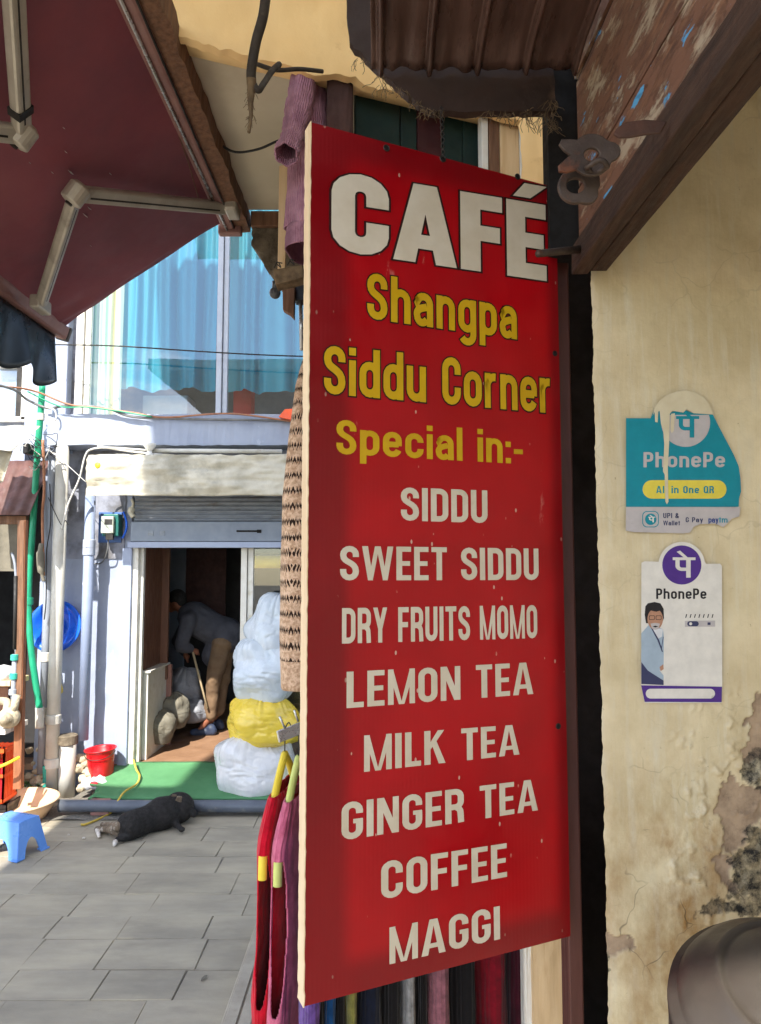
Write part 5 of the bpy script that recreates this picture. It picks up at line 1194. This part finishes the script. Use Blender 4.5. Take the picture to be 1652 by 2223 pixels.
cable([at(108,1050,5.93), at(110,1130,5.93), at(101,1200,5.95), at(100,1300,5.95), at(96,1345,5.95)], .005, 'black_rubber', 'black wire hanging down along the drain pipes', 'wire')
cable([at(105,1080,5.92), at(118,1110,5.92), at(134,1140,5.92), at(142,1130,5.92), at(148,1140,5.92)], .004, 'black_rubber', 'knotted black wire end beside the pale drain pipe', 'wire')
# tangle of dark wires at the corner
tg = thing('wire_tangle', at(75,1010,5.9), 'tangle of thin dark wires at the corner below the ledge', 'wires'); rn = random.Random(5)
for k in range(12):
    p = [at(58 + rn.uniform(0,50), 955 + rn.uniform(-15,30), 5.9)]
    for q in range(4): p.append(p[-1] + V((rn.uniform(-.09,.09), rn.uniform(-.03,.03), rn.uniform(-.12,.03))))
    g = MB(); g.tube(spline(p, 5), .003, 5); build(g, 'wire', 'black_rubber' if k % 3 else 'white_cable', tg, smooth=True)
g = MB(); g.box(at(48,985,5.88), at(74,966,5.98)); build(g, 'junction_box', 'black_plastic', tg, bevel=.01)

# ---------------------------------------------------------------- mat, step and what stands there
stp = thing('door_step', (-1, 6, 0), 'low step platform covered by the green mat', 'step')
g = MB(); g.prism([(X(232,5.7),5.72,-.01),(X(232,5.7),5.72,.085),(X(262,6.3),6.34,.185),(X(262,6.3),6.34,-.01)], (2.6,0,0)); build(g, 'step_body', 'dark_pvc', stp)
def green(u, v):
    xl = X(212 + 8*math.sin(v*2), 5.7) if v < .3 else X(212 + 60*(v-.3)/.7, 5.7 + .6*v); x = xl + u*(.6 - xl); e = max(0, .12-u)/.12
    return (x, 5.66 + .68*v - .015*e, .104 + .1*v + .035*e*e*(1-v) - .03*(u < .001)*(v < .2) + .003*nz(x*6, v*5))
g = MB(); g.grid(green, 60, 20); build(g, 'door_mat', 'green_mat', label='green synthetic door mat in front of the shop', cat='mat', smooth=True, solid=.012)
g = MB(); a, b = at(198,1756,5.62), at(238,1756,5.62); g.box((a.x,5.6,.0),(b.x,5.78,.115)); bx = build(g, 'corner_box', 'pink_box', label='small brown pink block under the left corner of the green mat', cat='block', bevel=.008)
cable([at(290,1655,6.2)+V((0,0,.02)), at(296,1676,6.0)+V((0,0,.02)), at(303,1690,5.98)+V((0,0,.02)), at(296,1708,5.85)+V((0,0,.02)), at(270,1725,5.7)+V((0,0,.02)), at(252,1745,5.58), onz(238,1766,.012), onz(190,1788,.012), onz(176,1790,.012)], .008, 'yellow_string', 'yellow string trailing over the green mat to the paving', 'string', cat='string')
# bucket
bk = thing('bucket', onz(233,1690,.03), 'red plastic bucket at the left end of the green mat', 'bucket')
c = onz(234,1694,.03); c.y = 6.08; c.x = X(234,6.08); zb_ = Z(1692,6.08)
g = MB(); ax = V((-.06,-.02,1)).normalized(); c.z = zb_; hgt = (Z(1624,6.08)-zb_)
g.lathe(c, [(.085,0),(.09,.004),(.112,hgt*.8),(.118,hgt*.96),(.128,hgt*.97),(.13,hgt),(.124,hgt*1.0),(.114,hgt*.95),(.09,.015),(.0,.012)], 36, ax, cap1=False); build(g, 'bucket_body', 'red_plastic', bk, smooth=True)
g = MB(); g.tube([c + ax*hgt*.93 + V((.125*math.cos(R(a)), -.125*math.sin(R(a)), -.05*math.sin(R(a)))) for a in range(0,181,15)], .0035, 6); build(g, 'handle', 'dark_steel', bk, smooth=True)
g = MB(); g.ball(at(208,1700,5.95), (.11,.08,.045), 24, 14)
for p in g.v: p += V((nz(p.x*22,p.z*22), nz(p.z*22,p.x*22,4), nz(p.x*22,p.y*22,8)))*.03
pb = build(g, 'plastic_bag', 'bag_white', label='crumpled white and pink plastic bag beside the red bucket', cat='bag', smooth=True)
g = MB(); g.ball(at(204,1702,5.87), (.035,.012,.022), 12, 8); build(g, 'print', 'red_item', pb, smooth=True)
# rubble stones
rn = random.Random(21)
for k in range(16):
    px, py = rn.uniform(172, 226), rn.uniform(1640, 1715); r = rn.uniform(.028,.055); g = MB(); c = at(px, py, 6.16 - (py-1640)/75*.2); c.z = max(c.z, r*.6)
    g.ball(c, (r*rn.uniform(.9,1.4), r, r*rn.uniform(.6,.9)), 10, 7)
    for p in g.v: p += V((nz(p.x*25,p.z*25,k), nz(p.z*25,p.x*25,k+4), nz(p.x*25,p.y*25,k+8)))*.022
    build(g, 'rubble_stone', 'stone', label='pale rubble stone heaped between the stub pipe and the red bucket', cat='stone', group='rubble stones by the bucket', smooth=False)
for k in range(14):
    px, py = rn.uniform(60, 100), rn.uniform(1640, 1715); r = rn.uniform(.02,.045); g = MB(); c = at(px, py - 14, 6.14 - (py-1640)/75*.16); c.z = max(c.z, r*.6)
    g.ball(c, (r*rn.uniform(.9,1.4), r, r*rn.uniform(.6,.9)), 10, 7)
    for p in g.v: p += V((nz(p.x*25,p.z*25,k), nz(p.z*25,p.x*25,k+4), nz(p.x*25,p.y*25,k+8)))*.02
    build(g, 'rubble_stone', 'stone', label='pale rubble stone left of the pale drain pipe foot', cat='stone', group='rubble stones by the drain pipes')
g = MB(); rn2 = random.Random(4)
for k in range(160):
    p = onz(40 + rn2.uniform(0,50), 1700 + rn2.uniform(-14,12), .02); d = V((rn2.uniform(-.02,.02), rn2.uniform(-.02,.02), rn2.uniform(.02,.06))); s = V((d.y, -d.x, 0)).normalized()*.005
    g.add([p-s, p+s, p+d], [(0,1,2)])
build(g, 'weeds', 'weed', label='small green weeds on the gravel at the left', cat='weeds', kind='stuff')

# big bags
def bag(c, rad, m, label, seed, name='plastic_sack', knot=None, crease=.034):
    g = MB(); c = V(c); nu, nv = 128, 80
    def fn(u, v):
        a = 2*math.pi*u; b = math.pi*(v-.5); q = abs(math.cos(b))**.75; d = V((q*math.cos(a), q*math.sin(a), math.sin(b)))
        top_ = max(0, (d.z - .1)/.9); mid = 1 - abs(d.z)
        pl = abs(noise.noise(V((math.cos(a)*5, math.sin(a)*5, seed)))); cr1 = abs(noise.noise(V((d.x*1.7 + d.z*2.2 + seed, d.y*1.7, d.z*3.1)))); cr2 = abs(noise.noise(V((d.x*2.2 - d.z*3.5, d.y*2.5 + seed, d.z*5.5))))
        k = 1 + .2*noise.noise(d*1.5 + V((seed,0,0))) - crease*2.2*top_*(.5 - pl)*1.6 - crease*1.1*max(0, .10 - cr1)/.10*mid - crease*.7*max(0, .09 - cr2)/.09*mid
        p = V((d.x*rad[0], d.y*rad[1], d.z*rad[2]))*k + V((.08*rad[0]*math.sin(d.z*3 + seed), 0, 0))
        if p.z < -rad[2]*.86: p.z = -rad[2]*.86 + .15*(p.z + rad[2]*.86)
        return c + p
    g.grid(fn, nu, nv, cu=True); return build(g, name, m, label=label, cat='sack', group='filled plastic sacks by the door', smooth=True)  
bag(at(556,1664,5.98), (.37,.3,.29), 'bag_white', 'large white plastic sack at the bottom of the stack on the mat', 3)
bag(at(574,1565,6.02), (.315,.28,.235), 'bag_yellow', 'yellow plastic sack in the middle of the stack by the door', 9)
bag(at(582,1452,6.06), (.31,.28,.285), 'bag_blue', 'bluish white plastic sack lying on the yellow sack', 14)
bag(at(604,1368,6.1), (.245,.24,.30), 'bag_blue', 'bluish white plastic sack at the top of the stack', 23)
g = MB(); c = at(660,1700,5.8); g.ball(c, (.12,.12,.2), 20, 14); build(g, 'lime_bag', 'hanger_lime', label='lime green bag half hidden behind the sign edge', cat='bag', smooth=True)

# ---------------------------------------------------------------- inside the doorway
ct = thing('counter', at(325,1630,6.55), 'white low counter just inside the doorway', 'counter')
x0, x1 = X(312,6.45), X(330,6.45); zc = Z(1455,6.45)
g = MB(); g.box((x0,6.42,fz),(x1,7.0,zc-.02)); build(g, 'side_panel', 'white_frame', ct, bevel=.004)
g = MB(); g.box((x0-.02,6.4,zc-.019),(X(368,6.9),7.0,zc)); build(g, 'top', 'white_frame', ct, bevel=.003)
g = MB(); g.box((x1,6.96,fz),(X(378,6.98),7.0,zc-.02)); build(g, 'front_panel', 'pink_box', ct, bevel=.003)
bag(at(348,1575,6.75) + V((0,0,-.02)), (.15,.15,.15), 'sack', 'pale lumpy sack lying inside the door by the counter', 31, 'sack_bundle')
bag(at(375,1545,7.0), (.17,.16,.17), 'sack', 'greenish grey sack behind the pale one inside the door', 37, 'sack_bundle')
bag(at(403,1500,7.5), (.19,.17,.26), 'bag_grey', 'grey plastic bag in front of the bending man', 41)
bag(at(418,1545,7.35), (.15,.13,.12), 'bag_grey', 'small grey plastic bag by the shoes of the bending man', 47)
g = MB(); g.tube([at(552,1220,6.8), at(680,1220,6.8)], .06, 14); build(g, 'yellow_tube', 'yellow_cloth', label='yellow roll behind the glass door leaf', cat='roll', smooth=True)
fw = thing('flower_bunch', at(580,1400,6.9), 'bunch of red artificial flowers behind the glass door leaf', 'flowers'); rn = random.Random(9)
for k in range(9):
    g = MB(); c = at(565 + rn.uniform(0,40), 1370 + rn.uniform(-16,20), 6.8); g.ball(c, (.035,.03,.03), 10, 8)
    for p in g.v: p += V((nz(p.x*60,p.z*60), 0, nz(p.z*60,p.x*60,3)))*.02
    build(g, 'flower', 'red_item', fw)
    g = MB(); g.tube([c, V((X(585,6.85),6.85,c.z-.3))], .004, 5); build(g, 'stem', 'dark_green', fw)

# the man: one remeshed body, clothes as children
MY = 7.45
def mp_(zx, zy, dy=0): return at(260.5 + zx*.25295, 1139.7 + zy*.25295, MY + dy) + V((0,0,0))
man = None
def limb(g, a, b, r0, r1, n=6, seg=14):
    a, b = V(a), V(b); g.tube([a.lerp(b, k/n) for k in range(n+1)], [r0 + (r1-r0)*k/n for k in range(n+1)], seg); g.ball(a, (r0,r0,r0), 14, 8); g.ball(b, (r1,r1,r1), 14, 8)
hip = mp_(890,960); chest = mp_(640,800); neck = mp_(545,735); head = mp_(480,655)
shN, shF = mp_(590,820,-.18), mp_(600,800,.17)
elN, elF = mp_(520,1040,-.22), mp_(500,1000,.2); haN, haF = mp_(625,1075,-.12), mp_(560,1110,.1)
hpN, hpF = mp_(880,1010,-.1), mp_(900,1010,.1); knN, knF = mp_(800,1340,-.11), mp_(880,1330,.12); anN, anF = mp_(775,1650,-.1), mp_(840,1610,.12)
g = MB()
limb(g, hip, chest, .135, .15); limb(g, chest, neck, .13, .06); limb(g, neck, head, .05, .05)
rot = Matrix.Rotation(R(-38), 3, 'Y'); g.ball(head, (.088,.075,.112), 20, 14, rot); g.ball(head + V((-.075,0,-.045)), (.022,.018,.03), 10, 8); g.ball(head + V((-.05,0,-.085)), (.04,.04,.03), 12, 8)
for s in (-1, 1): g.ball(head + V((.01,s*.075,-.015)), (.022,.01,.03), 10, 8)
for sh_, el_, ha_ in ((shN,elN,haN),(shF,elF,haF)):
    limb(g, chest, sh_, .09, .062); limb(g, sh_, el_, .055, .042); limb(g, el_, ha_, .04, .026)
    d = (ha_-el_).normalized(); g.ball(ha_ + d*.035, (.04,.022,.03), 12, 8)
    for k in range(4): limb(g, ha_ + d*.06 + V((0,(k-1.5)*.012,0)), ha_ + d*.085 + V((0,(k-1.5)*.012,-.028)), .008, .007, 3, 8)
    limb(g, ha_ + d*.03 + V((0,-.02,0)), ha_ + d*.06 + V((0,-.03,-.03)), .009, .008, 3, 8)
for h_, k_, a_ in ((hpN,knN,anN),(hpF,knF,anF)):
    limb(g, hip, h_, .12, .09); limb(g, h_, k_, .088, .056); limb(g, k_, a_, .056, .036); limb(g, a_, V((a_.x-.12,a_.y,fz+.035)), .036, .026)
man = build(g, 'person', 'skin', label='man in grey jacket bending over inside the shop doorway, holding a stick', cat='person', remesh=.011, sm=6)
g = MB(); limb(g, hip + V((.0,0,.02)), chest, .165, .175); limb(g, chest, neck + V((.02,0,0)), .15, .075)
g.ball(hip + V((.02,0,.02)), (.185,.2,.19), 20, 14); limb(g, hip, mp_(800,1120), .16, .12)
for sh_, el_, ha_ in ((shN,elN,haN),(shF,elF,haF)):
    limb(g, chest, sh_, .12, .088); limb(g, sh_, el_, .082, .066); limb(g, el_, el_.lerp(ha_, .8), .064, .046)
for p in g.v: p += V((nz(p.x*12,p.z*12), nz(p.z*12,p.x*12,4), nz(p.x*12,p.y*12,8)))*.012
build(g, 'jacket', 'jacket', man, remesh=.012, sm=4)
g = MB(); g.ball(hip, (.16,.17,.15), 18, 12)
for h_, k_, a_ in ((hpN,knN,anN),(hpF,knF,anF)):
    limb(g, hip, h_, .14, .115); limb(g, h_, k_, .108, .078); limb(g, k_, k_.lerp(a_, .94), .076, .062)
for p in g.v: p += V((nz(p.x*12,p.z*12), nz(p.z*12,p.x*12,4), nz(p.x*12,p.y*12,8)))*.014
build(g, 'trousers', 'trousers', man, remesh=.012, sm=4)
g = MB(); g.ball(head + V((.012,0,.032)), (.1,.088,.095), 20, 14, rot); g.ball(head + V((.05,0,.0)), (.06,.075,.07), 16, 10); build(g, 'hair', 'hair', man, remesh=.01, sm=3)
for a_ in (anN, anF):
    g = MB(); z = fz + .035; limb(g, V((a_.x+.03,a_.y,z+.005)), V((a_.x-.17,a_.y,z-.004)), .042, .036); g.ball(V((a_.x+.01,a_.y,z+.03)), (.05,.045,.05), 14, 10); build(g, 'shoe', 'shoe', man, remesh=.01, sm=2)
g = MB(); g.tube([mp_(612,1040,-.12), mp_(750,1575,-.2)], .011, 10); build(g, 'walking_stick', 'stick', label='pale wooden stick held by the bending man', cat='stick', smooth=True)

# ---------------------------------------------------------------- the dog asleep on the paving
def dg(zx, zy, z): return onz(163 + zx*.1807, 1709.5 + zy*.1807, z)
b0, b1 = V((-1.77,5.14,.085)), V((-1.56,5.41,.1)); d = (b1-b0).normalized(); sd_ = V((d.y,-d.x,0))
g = MB()
pts = [b0 - d*.05, b0, b0 + d*.1, b0 + d*.18, b0 + d*.26, b0 + d*.36, b1 + d*.04]
g.tube([p + V((0,0,.0)) for p in spline(pts, 4)], [.04,.058,.072,.082,.09,.095,.098,.098,.096,.095,.095,.096,.1,.105,.11,.114,.116,.117,.116,.112,.106,.096,.082,.066,.05], 20)
g.ball(b0 + d*.03, (.085,.09,.085), 16, 12); g.ball(b0 + d*.42, (.12,.12,.112), 18, 12); g.ball(b1, (.075,.075,.07), 16, 12)
hd_ = b1 + d*.1 + V((.03,-.03,.005)); g.ball(hd_, (.066,.07,.062), 16, 12); limb(g, b1, hd_, .07, .058); limb(g, hd_, hd_ + V((.085,-.03,-.035)), .045, .028); g.ball(b0 + d*.02, (.1,.095,.1), 16, 12); g.ball(b1 - d*.08 + V((0,0,.02)), (.1,.1,.105), 16, 12)
# hind legs stretched out to the left, forelegs, tail
kn = dg(560,520,.06); ho = dg(400,500,.045); pw = dg(265,500,.02); limb(g, b0 + d*.04, kn, .07, .045); limb(g, kn, ho, .04, .022); limb(g, ho, pw, .02, .016)
k2 = dg(520,470,.1); h2 = dg(420,450,.05); p2 = dg(325,445,.03); limb(g, b0 + d*.02, k2, .06, .035); limb(g, k2, h2, .03, .018); limb(g, h2, p2, .018, .014)
tl = [b0 + d*.02 + sd_*.05 + V((0,0,-.03)), dg(600,600,.035), dg(540,610,.03), dg(490,640,.025), dg(474,680,.018)]
g.tube(spline(tl, 5), [.032 - .001*i for i in range(21)], 12)
f1 = b1 + sd_*.11 + V((0,0,-.065)); limb(g, b1 - d*.05 + sd_*.06, f1 - d*.02, .04, .028); limb(g, f1 - d*.02, f1 + sd_*.1 - d*.05, .024, .018); g.ball(f1 + sd_*.115 - d*.055, (.026,.026,.018), 12, 8)
dog = build(g, 'dog', 'dog_fur', label='dark dog lying asleep on the grey paving', cat='dog', remesh=.0075, sm=5)
def shell(parts, nm, m, vs=.006):
    g = MB()
    for a, b, r0, r1 in parts: limb(g, a, b, r0, r1)
    build(g, nm, m, dog, remesh=vs, sm=3)
shell([(kn, ho, .044, .026), (ho, pw, .025, .021), (k2, h2, .036, .022), (h2, p2, .022, .018), (kn, kn.lerp(b0, .45), .046, .06)], 'hind_legs', 'dog_tan')
shell([(dg(482,655,.024), dg(472,690,.016), .018, .013)], 'tail_tip', 'dog_white')
shell([(pw, dg(290,590,.014), .018, .012)], 'white_paw', 'dog_white')
g = MB()
for s in (-1, 1):
    e = hd_ + V((-.05, -.05, .06)) + sd_*(s*.03); g.prism([e + V((-.025,0,0)), e + V((.025,.01,-.005)), e + V((.03,.0,.045)), e + V((.0,-.012,.05))], (.004,-.012,.0))
build(g, 'ears', 'dog_tan', dog, bevel=.003)

# ---------------------------------------------------------------- stool, tub, stones on the paving
so = thing('stool', onz(40,1868,0), 'light blue plastic step stool on the paving at the left edge', 'stool')
P = onz(60,1872,0); sx0, sx1 = P.x - .36, P.x + .02; sy0, sy1 = P.y, P.y + .2; sh_ = .225
xr = onz(104,1846,0).x; 
ca = V((onz(38,1872,0).x, onz(38,1872,0).y, 0)); cb = V((onz(103,1842,0).x, onz(103,1842,0).y, 0)); ed = (cb-ca); L1 = ed.length; e1 = ed.normalized(); e2 = V((-e1.y, e1.x, 0)); L2 = .34
def stp_(a, b, z):       # local a along the right side, b away to the left; the top is smaller
    t = z/.23; ins = .045*t; return ca + e1*(ins + a*(L1-2*ins)) + e2*(ins + b*(L2-2*ins)) + V((0,0,z))
g = MB(); TOP = .23
def top(u, v): return stp_(u, v, TOP - .006*((2*u-1)**4 + (2*v-1)**4))
g.grid(top, 12, 12)
def arched(u): return .115*math.sqrt(max(0, 1 - ((u-.5)/.27)**2)) if abs(u-.5) < .27 else 0
for fn in (lambda u, v: stp_(u, 0, arched(u) + (TOP-.006-arched(u))*v), lambda u, v: stp_(1, u, arched(u) + (TOP-.006-arched(u))*v), lambda u, v: stp_(1-u, 1, arched(u) + (TOP-.006-arched(u))*v), lambda u, v: stp_(0, 1-u, arched(u) + (TOP-.006-arched(u))*v)):
    g.grid(fn, 40, 6)
build(g, 'shell', 'stool_plastic', so, solid=.007, smooth=False)
for k, (u, v) in enumerate(((0,0),(1,0),(1,1),(0,1))):
    g = MB(); p = stp_(u, v, 0); q = V((.5-u, 0, 0)); c = p + (stp_(.5,.5,0)-p)*.12; g.obox(c + V((0,0,.006)), e1*.028, e2*.028, V((0,0,.006))); build(g, 'foot', 'stool_plastic', so, bevel=.004)
tb = thing('wash_tub', onz(60,1790,0), 'large beige plastic wash tub standing in the sun behind the stool', 'tub')
c = onz(30,1776,0); r = .33
g = MB(); g.lathe(c, [(.22,0),(.23,.004),(.285,.09),(.3,.12),(.316,.124),(.318,.134),(.308,.137),(.292,.13),(.27,.09),(.22,.014),(.0,.012)], 56, cap1=False); build(g, 'tub_body', 'beige_plastic', tb, smooth=True)
for px, py, r in ((232,1753,.012),(311,1754,.016),(320,1753,.015),(182,1819,.011),(149,1812,.008)):
    g = MB(); c = onz(px, py, .008); g.ball(c, (r,r*.8,r*.6), 10, 7); build(g, 'pebble', 'dog_white', label='small white pebble on the paving', cat='pebble', group='white pebbles on the paving', smooth=True)
def litter(px, py, a, label):
    g = MB(); c = onz(px, py, .006); d = V((math.cos(a), math.sin(a), 0))*.025; s = V((-d.y, d.x, 0))*.28; ps = [c-d, c-d*.4+s+V((0,0,.003)), c+d*.5+s*.8+V((0,0,.004)), c+d, c+d*.4-s, c-d*.5-s]
    g.prism(ps, (0,0,.003)); build(g, 'dry_leaf', 'sack', label=label, cat='leaf')
litter(443,2124,1.2,'pale dry leaf on the paving at the bottom'); 

# ---------------------------------------------------------------- stall at the left edge
br = thing('stall_post', at(44,1711,5.6), 'weathered brown wooden post of the stall at the left edge', 'post')
g = MB(); a, b = at(40,1712,5.6), at(50,1130,5.62); g.bar(a, b, .062, .05, (0,1,0)); build(g, 'post_body', 'orange_wood', br, bevel=.004)
g = MB(); a2 = a.lerp(b, .34); g.bar(a2 + V((.0,-.028,0)), b + V((0,-.028,0)), .05, .006, (0,1,0)); build(g, 'dark_board', 'brown_wood', br, bevel=.002)
tv = thing('standpipe', at(30,1580,5.55), 'thin dark standpipe with green couplings beside the brown post', 'pipe')
g = MB(); g.tube([at(34,1250,5.58), at(32,1410,5.58)], .014, 12); build(g, 'upper_pipe', 'black_rubber', tv, smooth=True)
g = MB(); g.tube([at(32,1420,5.58), at(29,1500,5.58), at(28,1530,5.58)], .018, 12); build(g, 'lower_pipe', 'grey_pvc', tv, smooth=True)
for px, py, m in ((32,1427,'teal_pvc'),(30,1468,'teal_pvc'),(28,1502,'grey_pvc')):
    g = MB(); g.lathe(at(px,py,5.58), [(.018,-.024),(.03,-.02),(.03,.02),(.018,.024)], 16); build(g, 'coupling', m, tv)
tbn = thing('stall_table', at(0,1700,5.7), 'pale two level stall table at the left edge', 'table')
g = MB(); g.box((-4.6,5.5,Z(1592,5.55)),(X(33,5.55),5.85,Z(1580,5.55))); build(g, 'lower_board', 'white_frame', tbn, bevel=.004)
g = MB(); g.box((-4.6,5.6,Z(1490,5.6)),(X(32,5.6),5.9,Z(1478,5.6))); build(g, 'upper_board', 'pale_wood', tbn, bevel=.004)
g = MB(); g.box((X(-25,5.8),5.8,0),(X(-15,5.8),5.84,Z(1490,5.8))); build(g, 'leg', 'brown_wood', tbn)
g = MB(); g.box((-4.6,5.86,Z(1578,5.86)),(X(28,5.86),5.88,Z(1492,5.86))); build(g, 'back_panel', 'brown_panel', tbn)
g = MB(); g.ball(at(10,1465,5.7), (.12,.1,.07), 20, 12)
for p in g.v: p += V((nz(p.x*18,p.z*18), nz(p.z*18,p.x*18,4), nz(p.x*18,p.y*18,8)))*.03
build(g, 'white_bundle', 'bag_white', label='white cloth bundle on the upper stall board', cat='bundle', smooth=True)
gv = thing('pipe_valve', at(18,1578,5.54), 'dusty round metal valve on the lower stall board', 'valve')
g = MB(); c = at(20,1558,5.52); g.lathe(c, [(.0,-.06),(.05,-.055),(.075,-.03),(.08,0),(.075,.03),(.05,.05),(.035,.055),(.03,.07),(.0,.072)], 24, (.3,-1,.1), cap0=False, cap1=False); build(g, 'valve_body', 'stone', gv, smooth=True)
g = MB(); g.lathe(c + V((0,-.06,.006)), [(.045,0),(.05,.01),(.03,.016),(.02,.03),(.0,.032)], 20, (.3,-1,.1)); build(g, 'cap', 'stone', gv, smooth=True)
g = MB(); g.tube(spline([c + V((-.02,0,.06)), c + V((-.03,.02,.11)), c + V((-.09,.02,.12)), c + V((-.16,.02,.1))], 5), .03, 14); build(g, 'elbow', 'stone', gv, smooth=True)
g = MB(); g.tube([c + V((.03,0,.03)), c + V((.05,0,.17))], .028, 14); build(g, 'outlet', 'stone', gv, smooth=True)
def crate(cx, cy, cz, w, d, h, m, name, label):
    t = thing(name, (cx, cy, cz), label, 'crate'); n = 9
    g = MB(); g.box((cx-w/2,cy-d/2,cz),(cx+w/2,cy+d/2,cz+.012)); build(g, 'base', m, t)
    for s, (ax, ay) in enumerate(((1,0),(1,0),(0,1),(0,1))):
        g = MB(); sgn = -1 if s % 2 == 0 else 1; L = w if ax else d
        for k in range(n + 1):
            q = -L/2 + L*k/n; p = V((cx + (q if ax else sgn*w/2), cy + (q if ay else sgn*d/2), 0))
            g.box((p.x-.006,p.y-.006,cz+.01),(p.x+.006,p.y+.006,cz+h))
        for zz_ in (.02, h*.5, h-.02):
            p0 = V((cx + (-L/2 if ax else sgn*w/2), cy + (-L/2 if ay else sgn*d/2), cz+zz_)); p1 = V((cx + (L/2 if ax else sgn*w/2), cy + (L/2 if ay else sgn*d/2), cz+zz_)); g.bar(p0, p1, .014, .024 if zz_ < h-.03 else .03)
        build(g, 'side_grille', m, t)
    g = MB(); g.box((cx-w/2+.01,cy-d/2+.012,cz+.013),(cx+w/2-.01,cy+d/2-.012,cz+h*.7)); build(g, 'load', 'red_item' if m == 'orange_plastic' else 'black_plastic', t, bevel=.02)
c = at(-60,1702,5.5); crate(c.x, 5.7, .09, .36, .2, Z(1632,5.5) - .09, 'orange_plastic', 'plastic_crate', 'orange plastic crate under the stall table')
c = at(-30,1715,5.62); crate(c.x, 5.7, .0, .34, .2, .085, 'black_plastic', 'plastic_crate', 'flat black plastic crate under the orange one')
cable([at(-10,1668,5.45), at(15,1658,5.45), at(42,1644,5.52)], .012, 'yellow_cloth', 'orange yellow strap across the orange crate', 'strap', cat='strap')
